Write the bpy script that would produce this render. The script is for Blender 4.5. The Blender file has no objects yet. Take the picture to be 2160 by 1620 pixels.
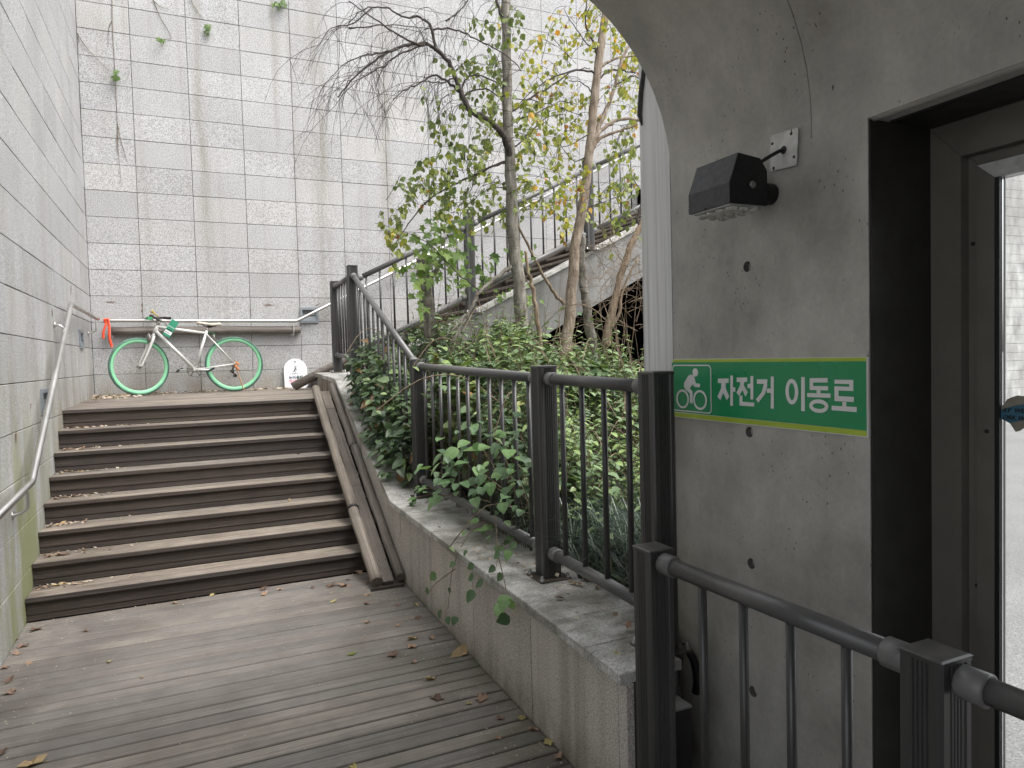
import bpy, bmesh, math, random
import numpy as np
from mathutils import Vector, Matrix

random.seed(7); rng = np.random.default_rng(11)
S = bpy.context.scene
COL = S.collection

# ------------------------------------------------------------------ camera
FPX, CX, CY = 1494.0, 1080.0, 810.0
RM = Matrix(((0.90889968, 0.04057216, -0.41503647),
             (-0.41615418, 0.0243365, -0.90896834),
             (-0.02677828, 0.99888019, 0.03900371)))
EYE = Vector((0, 0, 1.61))
cam_d = bpy.data.cameras.new('camera')
cam_d.sensor_width = 36.0
cam_d.lens = 36.0 * FPX / 2160.0
cam_d.clip_start = 0.05
cam_d.clip_end = 1000
cam = bpy.data.objects.new('camera', cam_d)
cam.matrix_world = Matrix.Translation(EYE) @ RM.to_4x4()
COL.objects.link(cam)
S.camera = cam

# ------------------------------------------------------------------ world, sun, exposure
SUN_EL, SUN_AZ = 62.0, 140.0
W = bpy.data.worlds.new('World'); S.world = W; W.use_nodes = True
wn = W.node_tree.nodes; wl = W.node_tree.links
wn.clear()
sky = wn.new('ShaderNodeTexSky'); sky.sky_type = 'NISHITA'; sky.sun_disc = False
sky.sun_elevation = math.radians(SUN_EL); sky.sun_rotation = math.radians(SUN_AZ)
sky.air_density = 1.0; sky.dust_density = 5.0; sky.ozone_density = 1.0
hs = wn.new('ShaderNodeHueSaturation'); hs.inputs['Saturation'].default_value = 0.22
bg = wn.new('ShaderNodeBackground'); bg.inputs['Strength'].default_value = 0.15
wo = wn.new('ShaderNodeOutputWorld')
wl.new(sky.outputs[0], hs.inputs['Color']); wl.new(hs.outputs[0], bg.inputs[0]); wl.new(bg.outputs[0], wo.inputs[0])
sun_d = bpy.data.lights.new('sun', 'SUN'); sun_d.energy = 0.5; sun_d.angle = math.radians(25); sun_d.color = (1.0, 0.975, 0.94)
sun = bpy.data.objects.new('sun', sun_d); COL.objects.link(sun)
el, az = math.radians(SUN_EL), math.radians(SUN_AZ)
sdir = Vector((math.sin(az) * math.cos(el), math.cos(az) * math.cos(el), math.sin(el)))
sun.rotation_euler = sdir.to_track_quat('Z', 'Y').to_euler()
S.view_settings.view_transform = 'Standard'; S.view_settings.look = 'None'
S.view_settings.gamma = 1.0; S.view_settings.use_curve_mapping = False
S.view_settings.exposure = 1.5
try:
    S.cycles.max_bounces = 8; S.cycles.diffuse_bounces = 6; S.cycles.transparent_max_bounces = 8
    S.cycles.use_denoising = True
except Exception:
    pass

# ------------------------------------------------------------------ picture point -> place
def ray(u, v):
    d = Vector(((u - CX) / FPX, -(v - CY) / FPX, -1.0))
    return (RM @ d).normalized()
def aty(u, v, y):
    r = ray(u, v); return EYE + r * (y / r.y)
def atx(u, v, x):
    r = ray(u, v); return EYE + r * (x / r.x)
def atz(u, v, z):
    r = ray(u, v); return EYE + r * ((z - EYE.z) / r.z)
def zdeck(y):
    return 0.023 * (y - 5.2)
def atdeck(u, v):
    r = ray(u, v); t = (zdeck(0) - EYE.z) / (r.z - 0.023 * r.y); return EYE + r * t

# ------------------------------------------------------------------ node materials
class NT:
    def __init__(s, name):
        m = bpy.data.materials.new(name); m.use_nodes = True
        s.m = m; s.n = m.node_tree.nodes; s.l = m.node_tree.links
        s.b = s.n['Principled BSDF']; s.out = s.n['Material Output']
        s.geo = s.n.new('ShaderNodeNewGeometry')
        s.oi = s.n.new('ShaderNodeObjectInfo')
    def lk(s, a, b): s.l.new(a, b)
    def val(s, sock, v):
        if isinstance(v, (int, float)): sock.default_value = v
        elif isinstance(v, tuple): sock.default_value = v if len(v) == 4 else (*v, 1.0)
        else: s.lk(v, sock)
    def pos(s, sc=(1, 1, 1), obj=False, off=None):
        mp = s.n.new('ShaderNodeMapping'); mp.inputs['Scale'].default_value = sc
        if obj:
            tc = s.n.new('ShaderNodeTexCoord'); s.lk(tc.outputs['Object'], mp.inputs[0])
        else:
            s.lk(s.geo.outputs['Position'], mp.inputs[0])
        if off is not None:
            cb = s.n.new('ShaderNodeCombineXYZ')
            k = s.math('MULTIPLY', s.oi.outputs['Random'], off)
            for i in range(3): s.lk(k, cb.inputs[i])
            s.lk(cb.outputs[0], mp.inputs['Location'])
        return mp.outputs[0]
    def noise(s, vec, scale, detail=3, rough=0.55, dist=0.0):
        t = s.n.new('ShaderNodeTexNoise'); s.lk(vec, t.inputs['Vector'])
        t.inputs['Scale'].default_value = scale; t.inputs['Detail'].default_value = detail
        t.inputs['Roughness'].default_value = rough; t.inputs['Distortion'].default_value = dist
        return t.outputs['Fac']
    def voro(s, vec, scale, feat='F1', out='Distance'):
        t = s.n.new('ShaderNodeTexVoronoi'); t.feature = feat; s.lk(vec, t.inputs['Vector']); t.inputs['Scale'].default_value = scale
        return t.outputs[out]
    def ramp(s, fac, *stops):
        r = s.n.new('ShaderNodeValToRGB'); s.val(r.inputs[0], fac)
        e = r.color_ramp.elements
        while len(e) < len(stops): e.new(0.5)
        for i, (p, c) in enumerate(stops):
            e[i].position = p; e[i].color = (c, c, c, 1) if isinstance(c, (int, float)) else (*c, 1)
        return r.outputs[0]
    def mix(s, fac, a, b, mode='MIX'):
        x = s.n.new('ShaderNodeMixRGB'); x.blend_type = mode
        s.val(x.inputs[0], fac); s.val(x.inputs[1], a); s.val(x.inputs[2], b); return x.outputs[0]
    def math(s, op, a, b=0.0, c=0.0, clamp=False):
        x = s.n.new('ShaderNodeMath'); x.operation = op; x.use_clamp = clamp
        s.val(x.inputs[0], a); s.val(x.inputs[1], b); s.val(x.inputs[2], c); return x.outputs[0]
    def xyz(s):
        x = s.n.new('ShaderNodeSeparateXYZ'); s.lk(s.geo.outputs['Position'], x.inputs[0]); return x.outputs
    def rnd(s, lo, hi):
        x = s.n.new('ShaderNodeMapRange'); s.lk(s.oi.outputs['Random'], x.inputs[0])
        x.inputs[3].default_value = lo; x.inputs[4].default_value = hi; return x.outputs[0]
    def rangem(s, v, a, b, lo=0.0, hi=1.0):
        x = s.n.new('ShaderNodeMapRange'); s.val(x.inputs[0], v)
        x.inputs[1].default_value = a; x.inputs[2].default_value = b; x.inputs[3].default_value = lo; x.inputs[4].default_value = hi
        return x.outputs[0]
    def bump(s, h, strength=0.3, dist=0.01):
        b = s.n.new('ShaderNodeBump'); b.inputs['Strength'].default_value = strength; b.inputs['Distance'].default_value = dist
        s.lk(h, b.inputs['Height']); s.lk(b.outputs[0], s.b.inputs['Normal'])
    def done(s, col, rough=0.6, metal=0.0, spec=None):
        s.val(s.b.inputs['Base Color'], col); s.val(s.b.inputs['Roughness'], rough); s.val(s.b.inputs['Metallic'], metal)
        if spec is not None: s.b.inputs['Specular IOR Level'].default_value = spec
        return s.m

def m_granite(name, lo, mid, hi, stain=0.5, algae=False, tint=(1, 1, 1), drip=(0.20, 0.17, 0.13), rows=True, streaks=None):
    t = NT(name)
    p = t.pos(off=3.0)
    f = t.noise(p, 95 if rows else 150, 2, 0.7); f2 = t.noise(p, 210, 1, 0.5); f3 = t.noise(t.pos(), 1.3, 4)
    c = t.ramp(f, (0.30, lo), (0.47, mid), (0.62, hi))
    c = t.mix(t.ramp(f2, (0.60, 0.0), (0.72, 0.75)), c, (lo[0] * .45, lo[1] * .45, lo[2] * .45))
    c = t.mix(0.8, c, t.ramp(t.oi.outputs['Random'], (0, (0.84, 0.84, 0.83)), (0.4, (1.0, 1.0, 1.0)), (0.7, (0.90, 0.905, 0.92)), (1, (1.04, 1.03, 1.0))), 'MULTIPLY')
    c = t.mix(0.6, c, t.ramp(f3, (0.3, (0.86, 0.85, 0.83)), (0.7, (1.06, 1.06, 1.06))), 'MULTIPLY')
    st = t.noise(t.pos((5.0, 5.0, 0.16)), 1.0, 6, 0.6)
    st2 = t.noise(t.pos((22, 22, 0.5)), 1.0, 4, 0.6)
    z = t.xyz()
    k = t.math('MULTIPLY', t.ramp(st, (0.50, 0), (0.72, 1)), t.ramp(st2, (0.3, 0.25), (0.7, 1)))
    c = t.mix(t.math('MULTIPLY', k, stain), c, drip)
    z = t.xyz()
    # damp dirt along the foot of the landing wall
    ft = t.math('MULTIPLY', t.rangem(z[2], 1.62, 1.22, 0, 1), t.ramp(t.noise(t.pos((3, 3, 1.5)), 2.0, 5), (0.35, 0), (0.65, 0.7)))
    ft = t.math('MULTIPLY', ft, t.rangem(z[1], 6.6, 7.0, 0, 1))
    if rows: c = t.mix(ft, c, (0.21, 0.165, 0.09))
    else:
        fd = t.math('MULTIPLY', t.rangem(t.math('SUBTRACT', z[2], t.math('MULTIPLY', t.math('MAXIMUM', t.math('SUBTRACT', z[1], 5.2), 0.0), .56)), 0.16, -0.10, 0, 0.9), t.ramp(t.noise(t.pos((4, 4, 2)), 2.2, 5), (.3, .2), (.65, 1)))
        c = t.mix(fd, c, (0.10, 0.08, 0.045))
    for x0, wd, zt, k0 in (streaks or ()):
        gx = t.math('SUBTRACT', z[0], t.math('ADD', x0, t.math('MULTIPLY', t.math('SUBTRACT', t.noise(t.pos((1, 1, .6)), 1.4, 2), .5), .12)))
        gm = t.math('MULTIPLY', t.rangem(t.math('ABSOLUTE', gx), 0.0, wd, 1, 0), t.ramp(t.noise(t.pos((9, 9, .9)), 1.5, 5, .7), (.35, .15), (.65, 1)))
        c = t.mix(t.math('MULTIPLY', gm, t.rangem(z[2], zt - 1.2, zt + .6, 0, k0)), c, (0.20, 0.18, 0.14))
    if algae:
        a = t.noise(t.pos((2.2, 2.2, 0.45)), 1.6, 5, 0.6)
        a = t.math('MULTIPLY', t.ramp(a, (0.38, 0), (0.58, 1)), t.rangem(z[2], 1.75, 0.6, 0, 1))
        a = t.math('MULTIPLY', a, t.rangem(z[1], 7.6, 5.6, 0, 1.0))
        c = t.mix(t.math('MULTIPLY', a, t.ramp(f, (0.35, 0.55), (0.6, 0.95))), c, (0.19, 0.205, 0.068))
        dm = t.math('MULTIPLY', t.ramp(t.noise(t.pos((2, 1.6, .5)), 1.9, 5, .65), (.48, 0), (.66, .65)), t.rangem(z[2], 3.2, 1.6, 0, 1))
        c = t.mix(dm, c, (0.215, 0.205, 0.175))
    c = t.mix(1.0, c, tint, 'MULTIPLY')
    t.bump(f, 0.25, 0.003)
    return t.done(c, 0.72, spec=0.3)

M = {}
M['granite_left'] = m_granite('granite_left', (0.22, 0.22, 0.225), (0.39, 0.39, 0.39), (0.52, 0.52, 0.52), 0.35, True)
M['granite_back'] = m_granite('granite_back', (0.20, 0.20, 0.20), (0.40, 0.40, 0.40), (0.56, 0.56, 0.56), 0.45, streaks=((0.27, .10, 3.3, .75), (1.70, .16, 2.6, .6), (1.15, .06, 4.6, .4), (-.75, .10, 4.2, .25), (2.6, .15, 3.4, .4)))
M['granite_low'] = m_granite('granite_low', (0.25, 0.236, 0.22), (0.53, 0.505, 0.475), (0.70, 0.675, 0.64), 0.8, False, (1, 0.975, 0.94), (0.10, 0.088, 0.066), rows=False)

def m_cap():
    t = NT('granite_cap'); p = t.pos()
    f = t.noise(p, 120, 2, 0.7); g = t.noise(p, 3.2, 6, 0.65); h = t.noise(t.pos((1.4, 5, 1)), 2.3, 6, 0.7)
    c = t.ramp(f, (0.3, (0.32, 0.31, 0.285)), (0.5, (0.54, 0.53, 0.50)), (0.65, (0.70, 0.69, 0.66)))
    c = t.mix(t.ramp(g, (0.42, 0), (0.62, 0.75)), c, (0.13, 0.125, 0.09))
    c = t.mix(t.ramp(h, (0.52, 0), (0.7, 0.6)), c, (0.075, 0.07, 0.055))
    t.bump(g, 0.3, 0.004)
    return t.done(c, 0.7, spec=0.3)
M['granite_cap'] = m_cap()

def m_joint():
    t = NT('joint_sealant'); return t.done(t.ramp(t.noise(t.pos(), 14, 3), (0.3, (0.10, 0.095, 0.10)), (0.7, (0.18, 0.175, 0.18))), 0.9)
M['joint'] = m_joint()

def m_wood(name, a, b, c3, dirt, axis='x', rib=0.0, along=70.0, moss=False, rough=0.75, wet=False):
    t = NT(name)
    sc = {'x': (1.2, along, along), 'y': (along, 1.2, along), 's': (1, 1, 1)}[axis]
    if axis == 's':
        q = t.xyz(); cb = t.n.new('ShaderNodeCombineXYZ')
        t.lk(t.math('MULTIPLY', q[0], along), cb.inputs[0]); t.lk(t.math('MULTIPLY_ADD', q[1], 1.6, t.math('MULTIPLY', t.oi.outputs['Random'], 7.0)), cb.inputs[1])
        t.lk(t.math('MULTIPLY', t.math('MULTIPLY_ADD', q[1], -0.556, q[2]), along), cb.inputs[2])
        g = t.noise(cb.outputs[0], 1.0, 5, 0.65, 0.4)
    else: g = t.noise(t.pos(sc, off=9.0), 1.0, 5, 0.65, 0.4)
    g2 = t.noise(t.pos(off=9.0), 5.0, 5, 0.65)
    c = t.ramp(g, (0.30, a), (0.52, b), (0.72, c3))
    c = t.mix(0.95, c, t.ramp(t.oi.outputs['Random'], (0, (0.72, 0.71, 0.70)), (0.25, (1.0, 0.99, 0.97)), (0.5, (0.84, 0.86, 0.86)), (0.75, (1.22, 1.19, 1.10)), (1, (0.95, 0.92, 0.90))), 'MULTIPLY')
    c = t.mix(t.ramp(g2, (0.45, 0), (0.72, 0.55)), c, dirt)
    z = t.xyz()
    if wet:
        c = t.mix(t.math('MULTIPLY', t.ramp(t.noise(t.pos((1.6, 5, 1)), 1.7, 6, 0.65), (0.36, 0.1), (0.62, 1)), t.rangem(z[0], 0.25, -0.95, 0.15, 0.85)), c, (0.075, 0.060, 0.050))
    if moss:
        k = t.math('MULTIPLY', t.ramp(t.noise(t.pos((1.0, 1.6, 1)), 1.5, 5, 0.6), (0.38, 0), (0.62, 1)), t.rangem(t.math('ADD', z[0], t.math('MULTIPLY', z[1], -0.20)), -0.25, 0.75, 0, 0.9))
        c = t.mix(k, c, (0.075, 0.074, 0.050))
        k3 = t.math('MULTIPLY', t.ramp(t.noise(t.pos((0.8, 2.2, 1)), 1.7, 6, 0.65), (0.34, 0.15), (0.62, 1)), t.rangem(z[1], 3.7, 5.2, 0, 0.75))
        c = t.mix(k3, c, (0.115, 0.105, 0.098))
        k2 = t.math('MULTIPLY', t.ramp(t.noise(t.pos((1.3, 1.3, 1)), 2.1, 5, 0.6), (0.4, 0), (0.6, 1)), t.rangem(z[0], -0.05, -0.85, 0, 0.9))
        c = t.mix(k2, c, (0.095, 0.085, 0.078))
        sp = t.voro(t.pos((1, 1, 1)), 34)
        keep = t.ramp(t.noise(t.pos(), 9, 2), (0.55, 0), (0.6, 1))
        c = t.mix(t.math('MULTIPLY', t.ramp(sp, (0.07, 0.75), (0.11, 0)), keep), c, (0.42, 0.38, 0.3))
        scr = t.noise(t.pos((2.5, 14, 1)), 2.2, 6, 0.75, 1.2)
        c = t.mix(t.ramp(scr, (0.60, 0), (0.7, 0.35)), c, (0.36, 0.335, 0.27))
        blo = t.noise(t.pos((1, 1, 1)), 1.6, 5, 0.6)
        c = t.mix(0.8, c, t.ramp(blo, (0.3, (0.72, 0.70, 0.68)), (0.5, (1.0, 1.0, 1.0)), (0.72, (1.22, 1.22, 1.2))), 'MULTIPLY')
    h = g
    if rib:
        w = t.n.new('ShaderNodeTexWave'); w.wave_type = 'BANDS'; w.bands_direction = 'Z'
        t.lk(t.pos(), w.inputs[0]); w.inputs['Scale'].default_value = rib; w.inputs['Distortion'].default_value = 0.3
        h = t.math('ADD', t.math('MULTIPLY', w.outputs['Fac'], 2.0), g)
        c = t.mix(t.ramp(w.outputs['Fac'], (0.0, 0.35), (0.5, 0.0)), c, (a[0] * .45, a[1] * .45, a[2] * .45))
    t.bump(h, 0.35, 0.003)
    return t.done(c, rough, spec=0.35)
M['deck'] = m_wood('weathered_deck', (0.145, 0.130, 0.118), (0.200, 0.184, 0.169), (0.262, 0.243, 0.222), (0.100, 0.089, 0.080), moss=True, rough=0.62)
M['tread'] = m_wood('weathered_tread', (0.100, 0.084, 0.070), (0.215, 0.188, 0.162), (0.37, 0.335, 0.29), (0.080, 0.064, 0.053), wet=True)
M['riser'] = m_wood('oiled_riser', (0.030, 0.023, 0.019), (0.066, 0.052, 0.045), (0.112, 0.092, 0.080), (0.04, 0.031, 0.027), rib=60.0, rough=0.6)
M['log'] = m_wood('weathered_log', (0.105, 0.090, 0.078), (0.180, 0.158, 0.140), (0.265, 0.240, 0.215), (0.105, 0.088, 0.076), axis='s', along=75)
M['logx'] = m_wood('weathered_pole', (0.11, 0.092, 0.08), (0.20, 0.175, 0.155), (0.32, 0.29, 0.26), (0.10, 0.08, 0.07), axis='x', along=45)

def m_concrete():
    t = NT('cast_concrete'); p = t.pos()
    a = t.noise(p, 1.7, 6, 0.62); b = t.noise(t.pos((1, 1, 0.55)), 7, 6, 0.65); f = t.noise(p, 60, 4, 0.7)
    c = t.ramp(a, (0.3, (0.31, 0.298, 0.272)), (0.5, (0.45, 0.438, 0.408)), (0.68, (0.57, 0.555, 0.52)))
    c = t.mix(0.7, c, t.ramp(b, (0.3, (0.80, 0.79, 0.77)), (0.7, (1.12, 1.12, 1.1))), 'MULTIPLY')
    c = t.mix(0.35, c, t.ramp(f, (0.3, 0.75), (0.7, 1.15)), 'MULTIPLY')
    # cast pinholes, a little taller than wide
    v = t.voro(t.pos((1, 1, 0.55)), 58); keep = t.ramp(t.noise(p, 4.0, 4), (0.52, 0), (0.60, 1))
    hole = t.math('MULTIPLY', t.ramp(v, (0.10, 1), (0.16, 0)), keep)
    v2 = t.voro(t.pos((1, 1, 0.5)), 15); hole2 = t.math('MULTIPLY', t.ramp(v2, (0.06, 1), (0.09, 0)), t.ramp(t.noise(p, 3.3, 2), (0.56, 0), (0.60, 1)))
    h = t.math('MAXIMUM', hole, hole2)
    c = t.mix(t.math('MULTIPLY', h, 0.8), c, (0.05, 0.045, 0.04))
    crk = t.noise(t.pos((3, 3, 1.6)), 2.4, 8, 0.75, 1.5)
    c = t.mix(t.ramp(crk, (0.60, 0), (0.66, 0.35)), c, (0.42, 0.40, 0.36))
    z = t.xyz()
    k = t.math('MULTIPLY', t.ramp(t.noise(p, 4, 4), (0.4, 0), (0.6, 0.7)), t.rangem(z[2], 1.0, 0.3, 0, 1))
    k = t.math('MULTIPLY', k, t.rangem(z[1], 1.95, 2.3, 0, 1))
    c = t.mix(k, c, (0.15, 0.14, 0.05))
    hh = t.math('SUBTRACT', t.math('MULTIPLY', b, 0.5), h)
    t.bump(hh, 0.5, 0.006)
    return t.done(c, 0.62, spec=0.4)
M['concrete'] = m_concrete()

def m_pilaster():
    t = NT('board_marked_concrete'); g = t.noise(t.pos((38, 38, 0.7)), 1.0, 6, 0.65); g2 = t.noise(t.pos((9, 9, 0.5)), 1.0, 3)
    c = t.ramp(g, (0.32, (0.52, 0.52, 0.505)), (0.5, (0.76, 0.76, 0.745)), (0.68, (0.86, 0.86, 0.85)))
    c = t.mix(0.6, c, t.ramp(g2, (0.3, 0.85), (0.7, 1.1)), 'MULTIPLY')
    t.bump(g, 0.18, 0.003); return t.done(c, 0.8, spec=0.2)
M['pilaster'] = m_pilaster()

def m_concrete_out(name, k=1.0, sts=7):
    t = NT(name); p = t.pos()
    a = t.noise(t.pos((2, 2, 1)), 1.8, 6, 0.65); st = t.noise(t.pos((sts, sts, 0.4)), 1.0, 5); f = t.noise(p, 40, 4)
    c = t.ramp(a, (0.3, (0.22 * k, 0.215 * k, 0.205 * k)), (0.55, (0.36 * k, 0.355 * k, 0.34 * k)), (0.7, (0.46 * k, 0.455 * k, 0.44 * k)))
    c = t.mix(t.ramp(st, (0.5, 0), (0.75, 0.5)), c, (0.13 * k, 0.12 * k, 0.11 * k))
    c = t.mix(0.3, c, t.ramp(f, (0.3, 0.7), (0.7, 1.2)), 'MULTIPLY')
    t.bump(a, 0.3, 0.01); return t.done(c, 0.85, spec=0.2)
M['concrete_out'] = m_concrete_out('weathered_concrete', 0.62)
M['concrete_pale'] = m_concrete_out('pale_board_concrete', 1.25, 0.6)

def m_simple(name, col, rough=0.5, metal=0.0, var=0.12, scale=18, bump=0.0, spec=None):
    t = NT(name); f = t.noise(t.pos(), scale, 4, 0.6)
    lo = tuple(max(0, x * (1 - var)) for x in col); hi = tuple(min(1, x * (1 + var)) for x in col)
    c = t.ramp(f, (0.3, lo), (0.7, hi))
    if bump: t.bump(f, bump, 0.002)
    r = t.ramp(t.noise(t.pos(), scale * 1.7, 3), (0.3, max(0.03, rough - 0.08)), (0.7, min(1, rough + 0.1)))
    return t.done(c, r, metal, spec)

def m_fence(name, k):
    t = NT(name); g = t.noise(t.pos((2, 2, 0.8)), 2.0, 4, 0.5); f = t.noise(t.pos(), 70, 3)
    c = t.ramp(g, (0.30, (0.044 * k, 0.044 * k, 0.044 * k)), (0.6, (0.049 * k, 0.048 * k, 0.047 * k)), (0.85, (0.060 * k, 0.058 * k, 0.055 * k)))
    up = t.n.new('ShaderNodeSeparateXYZ'); t.lk(t.geo.outputs['Normal'], up.inputs[0])
    sc_ = t.math('MULTIPLY', t.ramp(t.noise(t.pos((30, 30, 6)), 3.0, 6, 0.75), (0.60, 0), (0.70, 0.5)), t.ramp(t.noise(t.pos(), 2.3, 3), (0.4, 0.2), (0.6, 1)))
    c = t.mix(sc_, c, (0.17, 0.155, 0.135))
    d = t.math('MULTIPLY', t.rangem(up.outputs[2], 0.5, 1.0, 0, 0.55), t.ramp(t.noise(t.pos(), 25, 5), (0.35, 0.3), (0.65, 1)))
    c = t.mix(d, c, (0.20, 0.19, 0.175))
    t.bump(f, 0.05, 0.0008)
    return t.done(c, t.ramp(g, (0.3, 0.30), (0.7, 0.42)), 0.0, 0.65)
M['fence'] = m_fence('charcoal_paint', 1.0)
M['rail'] = m_fence('grey_rail_paint', 2.1)
M['fence_joint'] = m_simple('grey_coupling', (0.155, 0.153, 0.15), 0.38, 0, 0.15)
M['steel'] = m_simple('brushed_steel', (0.62, 0.61, 0.59), 0.34, 1.0, 0.05, 2.5)
M['zinc'] = m_simple('zinc_bolt', (0.32, 0.32, 0.31), 0.4, 0.8, 0.2, 60)
M['lightbox'] = m_simple('grey_light_housing', (0.22, 0.245, 0.265), 0.5, 0.2, 0.12, 20)
M['dark'] = m_simple('dark_recess', (0.045, 0.045, 0.045), 0.6, 0, 0.2)
M['void'] = m_simple('deep_shade_black', (0.003, 0.003, 0.003), 0.98, 0, 0.3, spec=0.0)  # near-black colour supplies the deep shade of the opening under the stair
M['black'] = m_simple('black_plastic', (0.012, 0.012, 0.013), 0.42, 0, 0.2, 40)
M['lamp_body'] = m_simple('dusty_black_housing', (0.060, 0.060, 0.064), 0.55, 0.0, 0.22, 45)
M['lamp_side'] = m_simple('black_end_plate', (0.010, 0.010, 0.012), 0.5, 0, 0.2, 45)
M['galv'] = m_simple('galvanised_plate', (0.52, 0.52, 0.50), 0.45, 0.5, 0.18, 22)
M['frame_paint'] = m_simple('olive_brown_frame', (0.15, 0.142, 0.122), 0.42, 0.0, 0.10, 10)
M['rust_mark'] = m_simple('rust_stain', (0.17, 0.09, 0.06), 0.8, 0, 0.4, 60)
M['hole_shade'] = m_simple('hole_side_shade', (0.10, 0.095, 0.085), 0.9, 0, 0.2, 60)  # darker colour stands in for the shade inside the tie holes
M['plate_rust'] = m_simple('rusting_plate', (0.085, 0.068, 0.055), 0.6, 0.1, 0.45, 45)
M['recess_shade'] = m_simple('dark_brown_recess_shade', (0.022, 0.020, 0.017), 0.6, 0, 0.15, 6)  # shade of the door recess put into the colour
M['bead_white'] = m_simple('peeling_white_bead', (0.5, 0.5, 0.49), 0.5, 0, 0.2, 30)
M['white'] = m_simple('white_board', (0.74, 0.75, 0.79), 0.4, 0, 0.04, 9)
M['ink'] = m_simple('black_print', (0.02, 0.022, 0.025), 0.5)
M['ink_green'] = m_simple('dark_green_print', (0.02, 0.055, 0.045), 0.5)
M['ink_red'] = m_simple('red_print', (0.62, 0.05, 0.09), 0.5)
M['ink_grey'] = m_simple('grey_print', (0.32, 0.33, 0.36), 0.5)
M['sign_green'] = m_simple('sign_green', (0.018, 0.30, 0.115), 0.32, 0, 0.06, 4)
M['sign_lime'] = m_simple('sign_lime', (0.42, 0.56, 0.055), 0.35, 0, 0.06, 6)
M['sign_white'] = m_simple('sign_white', (0.80, 0.80, 0.80), 0.35, 0, 0.03, 6)
M['bike_white'] = m_simple('scuffed_white_frame', (0.60, 0.60, 0.575), 0.32, 0.15, 0.12, 14)
M['bike_rim'] = m_simple('mint_green_rim', (0.21, 0.52, 0.30), 0.38, 0, 0.10, 12)
M['bike_tyre'] = m_simple('faded_green_tyre', (0.06, 0.135, 0.10), 0.75, 0, 0.4, 14)
M['saddle'] = m_simple('worn_cream_saddle', (0.50, 0.44, 0.36), 0.5, 0, 0.25, 16)
M['brass'] = m_simple('yellow_horn', (0.62, 0.47, 0.14), 0.35, 0.5, 0.1)
M['orange'] = m_simple('orange_ribbon', (0.85, 0.10, 0.045), 0.6, 0, 0.1)
M['rag'] = m_simple('faded_orange_rag', (0.58, 0.22, 0.08), 0.8, 0, 0.25, 60)
M['rust'] = m_simple('rusty_steel', (0.36, 0.21, 0.11), 0.7, 0.2, 0.4, 40)
M['chain'] = m_simple('dull_steel', (0.34, 0.32, 0.30), 0.45, 0.7, 0.25, 50)
M['tag_green'] = m_simple('tag_green', (0.03, 0.26, 0.15), 0.5)
M['cable_green'] = m_simple('green_cable', (0.05, 0.30, 0.12), 0.4)
M['stickpaper'] = m_simple('torn_sticker_paper', (0.30, 0.27, 0.22), 0.8, 0, 0.15, 30)
M['stickblue'] = m_simple('sticker_blue', (0.05, 0.16, 0.25), 0.6, 0, 0.12, 30)

def m_asphalt():
    t = NT('worn_asphalt'); p = t.pos()
    f = t.noise(p, 90, 4, 0.75); g = t.noise(p, 0.9, 6, 0.6); v = t.voro(p, 70)
    c = t.ramp(f, (0.3, (0.10, 0.10, 0.10)), (0.55, (0.22, 0.22, 0.215)), (0.75, (0.36, 0.355, 0.34)))
    c = t.mix(0.6, c, t.ramp(g, (0.3, 0.75), (0.7, 1.2)), 'MULTIPLY')
    t.bump(v, 0.5, 0.006); return t.done(c, 0.85)
M['asphalt'] = m_asphalt()
def m_soil():
    t = NT('planter_soil'); f = t.noise(t.pos(), 12, 6, 0.7)
    c = t.ramp(f, (0.3, (0.018, 0.015, 0.010)), (0.6, (0.055, 0.042, 0.028)), (0.8, (0.12, 0.09, 0.055)))
    t.bump(f, 0.8, 0.03); return t.done(c, 0.95)
M['soil'] = m_soil()

def m_bark(name, a, b, c3, mark=(0.03, 0.026, 0.022), lent=0.5):
    t = NT(name); g = t.noise(t.pos((9, 9, 2.2)), 3.5, 6, 0.65); l = t.noise(t.pos((7, 7, 55)), 1.0, 4, 0.6); bl = t.noise(t.pos((3, 3, 2)), 2.6, 5, 0.6)
    c = t.ramp(g, (0.32, a), (0.5, b), (0.68, c3))
    c = t.mix(t.ramp(l, (0.58, 0), (0.68, lent)), c, mark)
    c = t.mix(t.ramp(bl, (0.58, 0), (0.68, 0.75)), c, (mark[0] * 2.2, mark[1] * 2.2, mark[2] * 2.0))
    t.bump(t.math('ADD', g, l), 0.5, 0.006); return t.done(c, 0.85, spec=0.2)
M['bark_birch'] = m_bark('grey_birch_bark', (0.085, 0.076, 0.062), (0.175, 0.160, 0.135), (0.29, 0.27, 0.235), lent=0.8)
M['bark_tan'] = m_bark('peeling_tan_bark', (0.115, 0.088, 0.065), (0.215, 0.172, 0.132), (0.33, 0.28, 0.225), (0.06, 0.04, 0.028), 0.6)
M['bark_dark'] = m_bark('dark_twig_bark', (0.030, 0.024, 0.021), (0.060, 0.050, 0.045), (0.10, 0.085, 0.078), (0.015, 0.012, 0.01), 0.3)
M['bark_brown'] = m_bark('brown_stem_bark', (0.09, 0.065, 0.045), (0.18, 0.135, 0.095), (0.28, 0.22, 0.16))

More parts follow.
